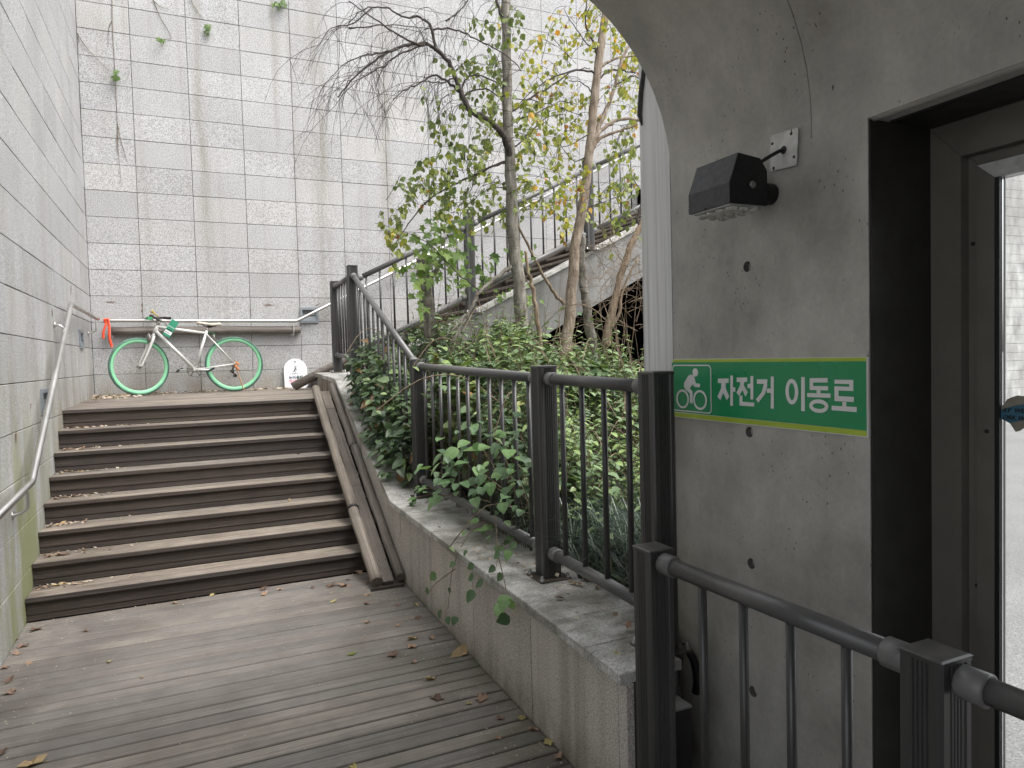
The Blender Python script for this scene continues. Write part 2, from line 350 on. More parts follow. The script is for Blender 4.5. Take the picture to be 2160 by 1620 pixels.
def m_leaf(name, stops, trans=0.35, rough=0.5, spec=0.4):
    t = NT(name)
    at = t.n.new('ShaderNodeAttribute'); at.attribute_name = 'tint'
    c = t.ramp(at.outputs['Fac'], *stops)
    vn = t.noise(t.pos(), 60, 3)
    c = t.mix(0.5, c, t.ramp(vn, (0.3, 0.75), (0.7, 1.2)), 'MULTIPLY')
    t.done(c, rough, spec=spec)
    tr = t.n.new('ShaderNodeBsdfTranslucent'); t.lk(t.mix(1.0, c, (1.25, 1.3, 0.7), 'MULTIPLY'), tr.inputs[0])
    mx = t.n.new('ShaderNodeMixShader'); mx.inputs[0].default_value = trans
    t.lk(t.b.outputs[0], mx.inputs[1]); t.lk(tr.outputs[0], mx.inputs[2]); t.lk(mx.outputs[0], t.out.inputs[0])
    return t.m
M['leaf_birch'] = m_leaf('birch_leaf', ((0.0, (0.075, 0.112, 0.045)), (0.30, (0.145, 0.185, 0.062)), (0.55, (0.25, 0.28, 0.07)), (0.75, (0.38, 0.34, 0.05)), (0.90, (0.55, 0.25, 0.05)), (1.0, (0.22, 0.10, 0.045))))
M['leaf_vine'] = m_leaf('vine_leaf', ((0.0, (0.085, 0.150, 0.038)), (0.5, (0.155, 0.240, 0.058)), (0.9, (0.24, 0.33, 0.085)), (1.0, (0.20, 0.07, 0.05))))
M['leaf_ground'] = m_leaf('undergrowth_leaf', ((0.0, (0.034, 0.062, 0.030)), (0.4, (0.090, 0.150, 0.070)), (0.75, (0.172, 0.245, 0.108)), (0.92, (0.24, 0.33, 0.11)), (1.0, (0.24, 0.14, 0.06))), 0.16, 0.40, 0.55)
M['leaf_broad'] = m_leaf('broad_leaf', ((0.0, (0.045, 0.085, 0.045)), (0.5, (0.115, 0.20, 0.095)), (0.9, (0.20, 0.33, 0.12)), (1.0, (0.24, 0.36, 0.12))), 0.28, 0.42, 0.5)
M['leaf_dry'] = m_leaf('dry_leaf', ((0.0, (0.10, 0.065, 0.050)), (0.4, (0.21, 0.140, 0.105)), (0.7, (0.36, 0.245, 0.17)), (0.85, (0.46, 0.39, 0.17)), (1.0, (0.16, 0.20, 0.04))), 0.15, 0.7, 0.2)
M['litter'] = m_leaf('pale_litter', ((0.0, (0.16, 0.11, 0.08)), (0.4, (0.36, 0.29, 0.22)), (1.0, (0.62, 0.56, 0.47))), 0.1, 0.8, 0.2)
M['grass'] = m_leaf('lilyturf_blade', ((0.0, (0.022, 0.036, 0.027)), (0.6, (0.060, 0.090, 0.066)), (1.0, (0.19, 0.24, 0.17))), 0.2, 0.35, 0.5)

def m_glass(name, tint=(0.97, 0.98, 0.98), dirty=0.06):
    m = bpy.data.materials.new(name); m.use_nodes = True; n = m.node_tree.nodes; l = m.node_tree.links; n.clear()
    o = n.new('ShaderNodeOutputMaterial'); tr = n.new('ShaderNodeBsdfTransparent'); tr.inputs[0].default_value = (*tint, 1)
    gl = n.new('ShaderNodeBsdfGlossy'); gl.inputs['Roughness'].default_value = 0.02
    fr = n.new('ShaderNodeFresnel'); fr.inputs[0].default_value = 1.45
    mx = n.new('ShaderNodeMixShader'); l.new(fr.outputs[0], mx.inputs[0]); l.new(tr.outputs[0], mx.inputs[1]); l.new(gl.outputs[0], mx.inputs[2])
    df = n.new('ShaderNodeBsdfDiffuse'); df.inputs[0].default_value = (0.6, 0.6, 0.58, 1)
    no = n.new('ShaderNodeTexNoise'); no.inputs['Scale'].default_value = 9; no.inputs['Detail'].default_value = 5
    mr = n.new('ShaderNodeMapRange'); l.new(no.outputs['Fac'], mr.inputs[0]); mr.inputs[1].default_value = 0.4; mr.inputs[2].default_value = 0.75
    mr.inputs[3].default_value = 0.0; mr.inputs[4].default_value = dirty
    m2 = n.new('ShaderNodeMixShader'); l.new(mr.outputs[0], m2.inputs[0]); l.new(mx.outputs[0], m2.inputs[1]); l.new(df.outputs[0], m2.inputs[2])
    l.new(m2.outputs[0], o.inputs[0]); return m
M['glass'] = m_glass('dusty_door_glass')
def m_lens():
    t = NT('clear_lens'); t.b.inputs['Transmission Weight'].default_value = 0.6
    return t.done((0.85, 0.84, 0.80), 0.08, 0.0, 0.8)
M['lens'] = m_lens()

# ------------------------------------------------------------------ mesh builder
class MB:
    def __init__(s): s.v = []; s.f = []; s.sm = []; s.t = []
    def add(s, vs, fs, smooth=False, tint=0.0):
        o = len(s.v); s.v.extend([tuple(p) for p in vs]); s.t.extend([tint] * len(vs))
        for f in fs: s.f.append(tuple(i + o for i in f)); s.sm.append(smooth)
        return s
    def box(s, x0, x1, y0, y1, z0, z1, mat=None, ch=0.0):
        if ch > 0:   # chamfer along the top edges
            vs = [(x0, y0, z0), (x1, y0, z0), (x1, y1, z0), (x0, y1, z0),
                  (x0, y0, z1 - ch), (x1, y0, z1 - ch), (x1, y1, z1 - ch), (x0, y1, z1 - ch),
                  (x0 + ch, y0 + ch, z1), (x1 - ch, y0 + ch, z1), (x1 - ch, y1 - ch, z1), (x0 + ch, y1 - ch, z1)]
            fs = [(3, 2, 1, 0), (0, 1, 5, 4), (1, 2, 6, 5), (2, 3, 7, 6), (3, 0, 4, 7), (4, 5, 9, 8), (5, 6, 10, 9), (6, 7, 11, 10), (7, 4, 8, 11), (8, 9, 10, 11)]
        else:
            vs = [(x0, y0, z0), (x1, y0, z0), (x1, y1, z0), (x0, y1, z0), (x0, y0, z1), (x1, y0, z1), (x1, y1, z1), (x0, y1, z1)]
            fs = [(3, 2, 1, 0), (0, 1, 5, 4), (1, 2, 6, 5), (2, 3, 7, 6), (3, 0, 4, 7), (4, 5, 6, 7)]
        if mat is not None: vs = [mat @ Vector(p) for p in vs]
        return s.add(vs, fs)
    def prism(s, poly, d0, d1, axis='y', mat=None):
        """polygon (2D) swept along an axis; axis y: poly=(x,z); x: poly=(y,z); z: poly=(x,y)"""
        def P(a, b, d): return {'y': (a, d, b), 'x': (d, a, b), 'z': (a, b, d)}[axis]
        n = len(poly); vs = [P(a, b, d0) for a, b in poly] + [P(a, b, d1) for a, b in poly]
        if mat is not None: vs = [mat @ Vector(p) for p in vs]
        fs = [tuple(range(n)), tuple(range(2 * n - 1, n - 1, -1))] + [(i, i + n, (i + 1) % n + n, (i + 1) % n) for i in range(n)]
        return s.add(vs, fs)
    def tube(s, pts, r, n=8, cap=True, smooth=True, tint=0.0):
        pts = [Vector(p) for p in pts]; k = len(pts)
        rs = r if isinstance(r, (list, tuple)) else [r] * k
        tang = []
        for i in range(k):
            a = pts[max(0, i - 1)]; b = pts[min(k - 1, i + 1)]; d = (b - a)
            tang.append(d.normalized() if d.length > 1e-9 else Vector((0, 0, 1)))
        up = Vector((0, 0, 1)) if abs(tang[0].z) < 0.9 else Vector((1, 0, 0))
        nrm = tang[0].cross(up).normalized(); vs = []
        for i in range(k):
            nrm = (nrm - tang[i] * nrm.dot(tang[i]))
            nrm = nrm.normalized() if nrm.length > 1e-6 else tang[i].orthogonal().normalized()
            bn = tang[i].cross(nrm)
            sc = 1.0
            if 0 < i < k - 1:
                ca = (pts[i] - pts[i - 1]).normalized().dot(tang[i]); sc = 1.0 / max(0.6, ca)
            for j in range(n):
                a = 2 * math.pi * j / n
                vs.append(pts[i] + (nrm * math.cos(a) + bn * math.sin(a)) * rs[i] * sc)
        fs = [(i * n + j, i * n + (j + 1) % n, (i + 1) * n + (j + 1) % n, (i + 1) * n + j) for i in range(k - 1) for j in range(n)]
        s.add(vs, fs, smooth, tint)
        if cap:
            o = len(s.v) - len(vs)
            s.f.append(tuple(o + j for j in range(n - 1, -1, -1))); s.sm.append(False)
            s.f.append(tuple(o + (k - 1) * n + j for j in range(n))); s.sm.append(False)
        return s
    def lathe(s, prof, n=16, mat=None, smooth=True):
        vs = []; k = len(prof)
        for r, z in prof:
            for j in range(n):
                a = 2 * math.pi * j / n; p = Vector((r * math.cos(a), r * math.sin(a), z)); vs.append(mat @ p if mat is not None else p)
        fs = [(i * n + j, i * n + (j + 1) % n, (i + 1) * n + (j + 1) % n, (i + 1) * n + j) for i in range(k - 1) for j in range(n)]
        fs += [tuple(range(n - 1, -1, -1)), tuple((k - 1) * n + j for j in range(n))]
        return s.add(vs, fs, smooth)
    def torus(s, R, r, n=48, m=8, mat=None, sx=1.0):
        vs = []
        for i in range(n):
            a = 2 * math.pi * i / n
            for j in range(m):
                b = 2 * math.pi * j / m; q = R + r * math.cos(b)
                p = Vector((q * math.cos(a), sx * r * math.sin(b), q * math.sin(a))); vs.append(mat @ p if mat is not None else p)
        fs = [(i * m + j, i * m + (j + 1) % m, ((i + 1) % n) * m + (j + 1) % m, ((i + 1) % n) * m + j) for i in range(n) for j in range(m)]
        return s.add(vs, fs, True)
    def mesh(s, name, mat, tint=False):
        me = bpy.data.meshes.new(name); me.from_pydata(s.v, [], s.f)
        me.polygons.foreach_set('use_smooth', s.sm)
        if tint:
            a = me.attributes.new('tint', 'FLOAT', 'POINT'); a.data.foreach_set('value', s.t)
        bm = bmesh.new(); bm.from_mesh(me); 
        if not tint: bmesh.ops.recalc_face_normals(bm, faces=bm.faces)
        bm.to_mesh(me); bm.free()
        if isinstance(mat, str): mat = M[mat]
        me.materials.append(mat); me.update(); return me

def link(name, me, parent=None, loc=None, rot=None):
    o = bpy.data.objects.new(name, me); COL.objects.link(o)
    if parent is not None: o.parent = parent
    if loc is not None: o.location = loc
    if rot is not None: o.rotation_euler = rot
    return o
def part(name, mb, mat, parent, loc=None, rot=None, tint=False):
    return link(name, mb.mesh(name, mat, tint), parent, loc, rot)
def tag(o, label=None, cat=None, group=None, kind=None):
    if label: o['label'] = label
    if cat: o['category'] = cat
    if group: o['group'] = group
    if kind: o['kind'] = kind
    return o
def thing(name, label, cat, loc=(0, 0, 0), group=None, rot=None):
    o = link(name, None, None, loc, rot); return tag(o, label, cat, group)
def copy_tree(o, parent=None, depth=0):
    c = o.copy(); COL.objects.link(c)
    if parent is not None: c.parent = parent
    for ch in list(o.children): copy_tree(ch, c)
    return c
def smoothline(pts, sub=4):
    pts = [Vector(p) for p in pts]; out = []
    for i in range(len(pts) - 1):
        p0 = pts[max(0, i - 1)]; p1 = pts[i]; p2 = pts[i + 1]; p3 = pts[min(len(pts) - 1, i + 2)]
        for k in range(sub):
            t = k / sub
            out.append(0.5 * ((2 * p1) + (p2 - p0) * t + (2 * p0 - 5 * p1 + 4 * p2 - p3) * t * t + (3 * p1 - p0 - 3 * p2 + p3) * t ** 3))
    out.append(pts[-1]); return out
def lerp_r(r0, r1, k): return [r0 + (r1 - r0) * i / (k - 1) for i in range(k)]

# ------------------------------------------------------------------ ground
g = MB(); g.add([(-150, -150, -0.16), (150, -150, -0.16), (150, 150, -0.16), (-150, 150, -0.16)], [(0, 1, 2, 3)])
tag(part('road', g, 'asphalt', None), 'pale worn asphalt road outside the glazed door', kind='structure')

# ------------------------------------------------------------------ granite clad walls
PITCH, ROW = 0.605, 0.306
def clad_wall(name, label, matname, cols, rows, put, backing, rest):
    t = thing(name, label, 'wall')
    part('backing', backing, 'joint', t)
    protos = {}
    for (a0, a1) in cols:
        for (z0, z1) in rows:
            w = round(a1 - a0 - 0.0050, 4); h = round(z1 - z0 - 0.0050, 4)
            key = (w, h)
            if key not in protos:
                mb = MB(); c = 0.0025
                # thin stone slab with a fine arris; local x along the wall, z up, front towards -y
                pts = [(0, 0.03, 0), (w, 0.03, 0), (w, 0.03, h), (0, 0.03, h), (0, c, 0), (w, c, 0), (w, c, h), (0, c, h), (c, 0, c), (w - c, 0, c), (w - c, 0, h - c), (c, 0, h - c)]
                fs = [(0, 1, 5, 4), (1, 2, 6, 5), (2, 3, 7, 6), (3, 0, 4, 7), (4, 5, 9, 8), (5, 6, 10, 9), (6, 7, 11, 10), (7, 4, 8, 11), (8, 9, 10, 11)]
                mb.add(pts, fs); protos[key] = mb.mesh('panel', matname)
            loc, rot = put(a0 + 0.0025, z0 + 0.0025, random.uniform(-0.0016, 0.0016))
            link('panel', protos[key], t, loc, rot)
    if rest is not None: tag(part('panel', rest, matname, t), kind='stuff')
    return t
ZR = [1.523 + ROW * k for k in range(-6, 16)]
# back wall, face at y = 9.52
xs = [-1.0] + [-0.463 + PITCH * k for k in range(12)]
cols = [(xs[i], xs[i + 1]) for i in range(len(xs) - 1)]
rows = [(1.20, 1.523)] + [(1.523 + ROW * k, 1.523 + ROW * (k + 1)) for k in range(17)]
bk = MB(); bk.box(-1.3, 9.0, 9.543, 9.8, -0.16, 7.34)
rest = MB()
for k in range(17, 19):
    for a0, a1 in cols: rest.box(a0 + .0035, a1 - .0035, 9.52, 9.55, 1.523 + ROW * k + .0035, 1.523 + ROW * (k + 1) - .0035)
for k in range(19):
    for i in range(4): rest.box(6.192 + PITCH * i + .0035, 6.192 + PITCH * (i + 1) - .0035, 9.52, 9.55, 1.523 + ROW * k + .0035, 1.523 + ROW * (k + 1) - .0035)
back_wall = clad_wall('granite_wall', 'tall pale speckled granite clad wall behind the green-wheeled bicycle', 'granite_back', cols, rows,
                      lambda a, z, d: ((a, 9.52 + d, z), (0, 0, 0)), bk, rest)
# left wall, face at x = -1.0 (panels run along y)
ys = [5.24 + 0.592 * k for k in range(-7, 8)] + [9.512]
colsl = [(ys[i], ys[i + 1]) for i in range(len(ys) - 1)]
rowsl = [(z, z + ROW) for z in ZR]
bl = MB(); bl.box(-1.3, -1.023, 1.10, 9.54, -0.4, 6.41)  # unseen near end and top are cut back to let light in
left_wall = clad_wall('granite_wall', 'side granite wall with green algae streaks carrying the sloping steel handrail', 'granite_left', colsl, rowsl,
                      lambda a, z, d: ((-1.0 + d, a, z), (0, 0, math.radians(90))), bl, None)

for u0, v0, u1, v1, w in ((299, 640, 299, 648, .010), (299, 652, 299, 660, .012), (528, 650, 528, 661, .010), (222, 637, 246, 637, .010), (556, 643, 578, 643, .012), (664, 645, 676, 640, .010), (420, 790, 450, 788, .006)):
    a, b = aty(u0, v0, 9.516), aty(u1, v1, 9.516); d = (b - a); n_ = Vector((-d.z, 0, d.x)).normalized() * w / 2
    mb = MB(); ring_ = [a + d * .0, a + d * .2 + n_ * .8, a + d * .55 + n_, a + d * .85 + n_ * .5, b, a + d * .8 - n_ * .6, a + d * .4 - n_, a + d * .15 - n_ * .6]
    mb.add(ring_ + [p - Vector((0, .0012, 0)) for p in ring_], [tuple(range(8, 16))] + [(i, (i + 1) % 8, 8 + (i + 1) % 8, 8 + i) for i in range(8)]); part('rust_mark', mb, 'rust_mark', back_wall)
for u0, v0, u1, v1, w in ((34, 910, 34, 935, .012), (110, 650, 111, 668, .012), (65, 850, 65, 862, .010), (150, 600, 150, 622, .012)):
    a, b = atx(u0, v0, -.9965), atx(u1, v1, -.9965); d = (b - a); n_ = Vector((0, 1, 0)) * w
    mb = MB(); ring_ = [a, a + d * .2 + n_ * .8, a + d * .55 + n_, a + d * .85 + n_ * .5, b, a + d * .8 - n_ * .6, a + d * .4 - n_, a + d * .15 - n_ * .6]
    mb.add(ring_ + [p + Vector((.0012, 0, 0)) for p in ring_], [tuple(range(8, 16))] + [(i, (i + 1) % 8, 8 + (i + 1) % 8, 8 + i) for i in range(8)]); part('rust_mark', mb, 'rust_mark', left_wall)

# ------------------------------------------------------------------ deck
deck = link('deck', None); tag(deck, 'lower wooden deck of long weathered grey boards', kind='structure')
sub = MB(); sub.add([(-1.0, -5, zdeck(-5) - 0.05), (1.44, -5, zdeck(-5) - 0.05), (1.44, 5.4, zdeck(5.4) - 0.05), (-1.0, 5.4, zdeck(5.4) - 0.05)], [(0, 1, 2, 3)])
part('underlay', sub, 'void', deck)
bm_ = MB(); bm_.box(0, 2.357, 0, 0.0885, -0.03, 0, ch=0.0045)
bmesh_board = bm_.mesh('board', 'deck')
bend = math.atan(0.023)
yb = 5.336
n = 0
while yb > 0.3:
    yb -= 0.0975
    link('board', bmesh_board, deck, (-0.998, yb, zdeck(yb) + random.uniform(-0.0012, 0.0012)), (bend, random.uniform(-0.0006, 0.0006), 0)); n += 1
rb = MB()
while yb > -4.9:
    yb -= 0.0975; rb.box(-0.998, 1.36, yb, yb + 0.0915, zdeck(yb) - 0.03, zdeck(yb))
tag(part('board', rb, 'deck', deck), kind='stuff')

# ------------------------------------------------------------------ wooden stair
stair = thing('wooden_stair', 'wide wooden stair of dark risers and weathered treads up to the bicycle', 'stairs')
RI, TR, Y0 = 0.156, 0.260, 5.34
tread_a = MB(); tread_a.box(0, 2.34, 0, 0.132, -0.028, 0, ch=0.004); tread_a = tread_a.mesh('tread_board', 'tread')
riser_a = MB(); riser_a.box(0, 2.34, 0, 0.025, 0.0, 0.083); riser_a.box(0, 2.34, -0.003, 0.0, 0.076, 0.083); riser_a = riser_a.mesh('riser_board', 'riser')
riser_b = MB(); riser_b.box(0, 2.34, 0, 0.025, 0.0, 0.040); riser_b = riser_b.mesh('riser_board', 'riser')
edge_m = MB(); edge_m.box(0, 2.34, 0, 0.012, -0.028, -0.001); edge_m = edge_m.mesh('nosing', 'riser')
for k in range(8):
    y = Y0 + TR * k; z = RI * (k + 1)
    # riser boards sit under a tread that overhangs them by a finger
    link('riser_board', riser_a, stair, (-0.998, y + 0.012, z - 0.028 - 0.084), (0, 0, 0))
    link('riser_board', riser_b, stair, (-0.998, y + 0.017, z - RI + 0.002), (0, 0, 0))
    link('nosing', edge_m, stair, (-0.998, y - 0.012, z), (0, 0, 0))
    for j in range(2 if k < 7 else 0):
        link('tread_board', tread_a, stair, (-0.998, y + j * 0.137 + random.uniform(-.002, .002), z + random.uniform(-.001, .001)), (0, random.uniform(-.0008, .0008), 0))
core = MB()
for k in range(8): core.box(-0.997, 1.34, Y0 + TR * k + 0.043, 9.51, RI * k - 0.06, RI * (k + 1) - 0.03)
part('carcass', core, 'void', stair)
land = link('landing', None); tag(land, 'upper wooden landing under the bicycle', kind='structure')
lb = MB(); lb.box(0, 2.6, 0, 0.132, -0.028, 0, ch=0.004); lb = lb.mesh('board', 'tread')
for j in range(18):
    yy = Y0 + TR * 7 + j * 0.137 
    if yy > 9.45: break
    if yy + .137 > 9.51: continue
    link('board', lb, land, (-0.998, yy, 1.248 + 0.011 * (yy - 7.16) + random.uniform(-.001, .001)))

# ------------------------------------------------------------------ low granite planter wall
def zc(y):
    if y < 5.224: return 0.48 + 0.0225 * (y - 2.2)
    if y < 7.277: return 0.548 + 0.433 * (y - 5.224)
    return 1.437 + 0.036 * (y - 7.277)
low = thing('planter_wall', 'low speckled granite planter wall with stained capstones beside the ramp', 'wall')
XF = 1.365
cr = MB(); prof = [(2.35, -0.4), (8.46, -0.4), (8.46, zc(8.46) - 0.06), (7.277, zc(7.277) - 0.06), (5.224, zc(5.224) - 0.06), (2.35, zc(2.35) - 0.06)]
cr.prism(prof, XF + 0.02, 1.80, 'x'); cr.box(XF + .02, 1.60, 2.10, 2.349, -.4, zc(2.1) - .045); part('core', cr, 'joint', low)
yj = [2.08, 2.14, 2.86, 3.58, 4.30, 5.02, 5.74, 6.46, 7.18, 7.80, 8.46]
for a, b in zip(yj[:-1], yj[1:]):
    a2, b2 = a + .003, b - .003
    ks = [y for y in (5.224, 7.277) if a2 < y < b2]
    yy = [a2] + ks + [b2]
    mb = MB(); mb.prism([(a2, zdeck(a2) - 0.1 if a2 < 5.4 else -0.1), (b2, -0.1)] + [(y, zc(y) - 0.041) for y in reversed(yy)], XF + random.uniform(-.001, .001), XF + 0.03, 'x')
    part('panel', mb, 'granite_low', low)
yc = [2.09, 2.338, 2.62, 3.27, 3.92, 4.57, 5.224, 5.91, 6.60, 7.277, 7.87, 8.49]
for a, b in zip(yc[:-1], yc[1:]):
    mb = MB(); d = random.uniform(-.001, .001); c = 0.004
    a2, b2 = a + .002, b - .002
    za, zb = zc(a2) + d, zc(b2 - 1e-4) + d
    x0, x1 = 1.345, (1.612 if b < 2.4 else 1.785 if b < 2.7 else 1.86)
    vs = [(x0, a2, za - .04), (x1, a2, za - .04), (x1, b2, zb - .04), (x0, b2, zb - .04), (x0, a2, za - c), (x1, a2, za - c), (x1, b2, zb - c), (x0, b2, zb - c),
          (x0 + c, a2 + c, za), (x1 - c, a2 + c, za), (x1 - c, b2 - c, zb), (x0 + c, b2 - c, zb)]
    mb.add(vs, [(3, 2, 1, 0), (0, 1, 5, 4), (1, 2, 6, 5), (2, 3, 7, 6), (3, 0, 4, 7), (4, 5, 9, 8), (5, 6, 10, 9), (6, 7, 11, 10), (7, 4, 8, 11), (8, 9, 10, 11)])
    part('capstone', mb, 'granite_cap', low)

# ------------------------------------------------------------------ bicycle wheel ramp of logs
ramp = thing('wheel_ramp', 'weathered log wheel ramp with a grooved channel running down beside the stair', 'ramp')
def rz(y): return 0.035 + 0.556 * (y - 4.93)
def wob(pts, r, a=0.004):
    return [(p[0] + random.uniform(-a, a), p[1], p[2] + random.uniform(-a, a)) for p in pts]
def logpart(x, y0, y1, r, dz=0.0):
    k = 9; pts = [(x, y0 + (y1 - y0) * i / (k - 1), rz(y0 + (y1 - y0) * i / (k - 1)) + dz) for i in range(k)]
    mb = MB(); mb.tube(wob(pts, r), [r * random.uniform(.96, 1.04) for _ in range(k)], 12); return part('log', mb, 'log', ramp)
l1 = logpart(1.150, 4.915, 5.62, 0.043, .012); logpart(1.150, 5.625, 7.26, 0.041, .012)
logpart(1.326, 4.93, 6.35, 0.0355, .010); logpart(1.324, 6.36, 7.30, 0.035, .010)
mb = MB(); mb.tube([(1.150, 5.612, rz(5.612) + .012), (1.150, 5.632, rz(5.632) + .012)], 0.0465, 14); part('binding_wire', mb, 'black', ramp)
mb = MB(); mb.box(1.10, 1.34, 4.865, 4.89, zdeck(4.9), zdeck(4.9) + 0.02); part('end_batten', mb, 'riser', ramp)
# channel board with eight raised ribs
pr = []
x = 1.198
for i in range(8):
    pr += [(x, 0.0), (x + .0012, 0.006), (x + .0068, 0.006), (x + .008, 0.0)]; x += 0.0108
ux = Vector((0, 1, 0.556)).normalized(); nz = Vector((0, -0.556, 1)).normalized()
def swp(profile, y0, y1, base):
    mb = MB(); n_ = len(profile); A = Vector((0, y0, rz(y0) + base)); B = Vector((0, y1, rz(y1) + base))
    vs = [Vector((px, 0, 0)) + A + nz * pz for px, pz in profile] + [Vector((px, 0, 0)) + B + nz * pz for px, pz in profile]
    mb.add(vs, [tuple(range(n_)), tuple(range(2 * n_ - 1, n_ - 1, -1))] + [(i, i + n_, (i + 1) % n_ + n_, (i + 1) % n_) for i in range(n_)]); return mb
part('channel_board', swp(pr + [(1.2835, -0.03), (1.198, -0.03)], 4.935, 6.95, -0.012), 'log', ramp)
part('channel_board', swp(pr + [(1.2835, -0.03), (1.198, -0.03)], 6.955, 7.24, -0.012), 'log', ramp)
for yy in (5.12, 5.9, 6.45, 6.8, 7.1):
    for xx in (1.222, 1.272):
        mb = MB(); mb.lathe([(0.006, 0), (0.006, 0.0025), (0.003, 0.004)], 8, Matrix.Translation(Vector((xx, yy, rz(yy) - 0.006)))); part('screw', mb, 'black', ramp)
# the second ramp on the upper flight
r2 = thing('wheel_ramp', 'short log wheel ramp starting on the landing beside the white warning board', 'ramp')
for yy, r in ((8.93, 0.045), (9.09, 0.04)):
    mb = MB(); pts = [(1.16 + 0.62 * i, yy, 1.315 + 0.30 * i) for i in range(8)]
    mb.tube(wob(pts, r), r, 12); part('log', mb, 'logx', r2)
mb = MB(); A = Vector((1.2, 8.965, 1.30)); d = Vector((1, 0, 0.484))
mb.add([A, A + Vector((0, .09, 0)), A + d * 4 + Vector((0, .09, 0)), A + d * 4, A - Vector((0, 0, .03)), A + Vector((0, .09, -.03)), A + d * 4 + Vector((0, .09, -.03)), A + d * 4 - Vector((0, 0, .03))], [(0, 1, 2, 3), (4, 5, 6, 7), (0, 1, 5, 4), (3, 2, 6, 7), (0, 3, 7, 4), (1, 2, 6, 5)])
part('channel_board', mb, 'logx', r2)

# ------------------------------------------------------------------ upper flight behind the planter
uf = thing('upper_stair', 'concrete sided upper flight climbing to the right along the granite wall', 'stairs')
def zl(x): return 1.44 + 0.485 * (x - 1.6)
st = MB(); st.prism([(1.38, 1.05), (1.38, zl(1.38) - .02), (6.6, zl(6.6) - .02), (6.6, zl(6.6) - .60), (3.55, 1.70), (3.55, -0.2), (1.81, -0.2), (1.81, 1.05)], 7.43, 7.62, 'y')
part('side_wall', st, 'concrete_out', uf)
x = 1.37
while x < 6.55:
    x2 = min(x + 0.62, 6.6)
    mb = MB(); a, b = Vector((x + .003, 7.40, zl(x + .003) - .018)), Vector((x2 - .003, 7.40, zl(x2 - .003) - .018)); up = Vector((0, 0, .045)); dy = Vector((0, .235, 0))
    mb.add([a, b, b + dy, a + dy, a + up, b + up, b + dy + up, a + dy + up], [(3, 2, 1, 0), (0, 1, 5, 4), (1, 2, 6, 5), (2, 3, 7, 6), (3, 0, 4, 7), (4, 5, 6, 7)])
    part('capstone', mb, 'granite_cap', uf); x = x2
tb = MB(); tb.box(0, 0.33, 0, 1.88, -0.03, 0, ch=.004); tb = tb.mesh('tread_board', 'tread')
rb_ = MB(); rb_.box(0, 0.02, 0, 1.88, -0.155, -0.03); rb_ = rb_.mesh('riser_board', 'riser')
for k in range(16):
    xx = 1.46 + 0.32 * k; z = 1.25 + 0.1552 * (k + 1)
    link('tread_board', tb, uf, (xx - .02, 7.625, z)); link('riser_board', rb_, uf, (xx, 7.625, z))
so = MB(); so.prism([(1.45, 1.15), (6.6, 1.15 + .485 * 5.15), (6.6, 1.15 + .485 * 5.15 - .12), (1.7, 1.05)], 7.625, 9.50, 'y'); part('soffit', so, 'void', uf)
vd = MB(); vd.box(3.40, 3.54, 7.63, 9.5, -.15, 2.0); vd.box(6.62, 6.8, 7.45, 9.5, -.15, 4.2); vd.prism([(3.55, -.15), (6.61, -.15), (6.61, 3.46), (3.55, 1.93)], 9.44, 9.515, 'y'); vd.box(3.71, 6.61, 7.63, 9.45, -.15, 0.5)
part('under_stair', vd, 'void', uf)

# ------------------------------------------------------------------ planter soil
def zsoil(x, y): return 0.44 + max(0.0, (y - 3.4)) * 0.17 + 0.05 * math.sin(2.1 * x + 1.3 * y)
so = MB(); nx, ny = 16, 20; vs = []
for j in range(ny + 1):
    for i in range(nx + 1):
        y = 2.42 + (7.43 - 2.42) * j / ny; x0 = 1.80; x1 = max(2.6, 0.95 * y + 0.2); x = x0 + (x1 - x0) * i / nx
        vs.append((x, y, zsoil(x, y) * (1 if i < nx else 0) - (0.2 if i == nx else 0)))
so.add(vs, [(j * (nx + 1) + i, j * (nx + 1) + i + 1, (j + 1) * (nx + 1) + i + 1, (j + 1) * (nx + 1) + i) for j in range(ny) for i in range(nx)], True)
tag(part('planter_ground', so, 'soil', None), 'dark bare soil under the plants in the raised bed', kind='structure')

# ------------------------------------------------------------------ concrete passage with rounded vault
XW = 1.79
XROOF = -0.995
def vault_profile():
    pts = [(XW, -0.16), (XW, 2.27)]
    cx, cz, r = 1.06, 2.31, 0.73
    for i in range(0, 15):
        a = math.radians(90 * i / 14); pts.append((cx + r * math.cos(a), cz + r * math.sin(a)))
    pts += [(XROOF, 3.04), (XROOF, 3.5), (2.3, 3.5), (2.3, -0.16)]
    return pts
pas = thing('concrete_portal', 'dark cast concrete passage wall rounding over into its vault', 'building')
vp = vault_profile()
iv = [p for p in vp]
# pier between the doorway and the mouth (with tie holes cut in), the vault above it, and the rest beyond the door
pier = MB(); pier.box(XW, 2.30, 1.432, 2.335, -0.16, 2.262)
pier_o = part('pier', pier, 'concrete', pas)
cut = MB()
for zz in (1.901, 1.321, 0.852, 0.389):
    cut.lathe([(0.0185, -0.024), (0.0195, 0.05)], 24, Matrix.Translation(Vector((XW, 1.917, zz))) @ Matrix.Rotation(math.radians(-90), 4, 'Y') )
co = link('cutter', cut.mesh('cutter', 'concrete'))
md = pier_o.modifiers.new('b', 'BOOLEAN'); md.object = co; md.operation = 'DIFFERENCE'; md.solver = 'EXACT'
dg = bpy.context.evaluated_depsgraph_get(); nm = bpy.data.meshes.new_from_object(pier_o.evaluated_get(dg))
pier_o.modifiers.clear(); pier_o.data = nm; nm.name = 'pier'
bpy.data.objects.remove(co); nm.materials.append(M['hole_shade'])
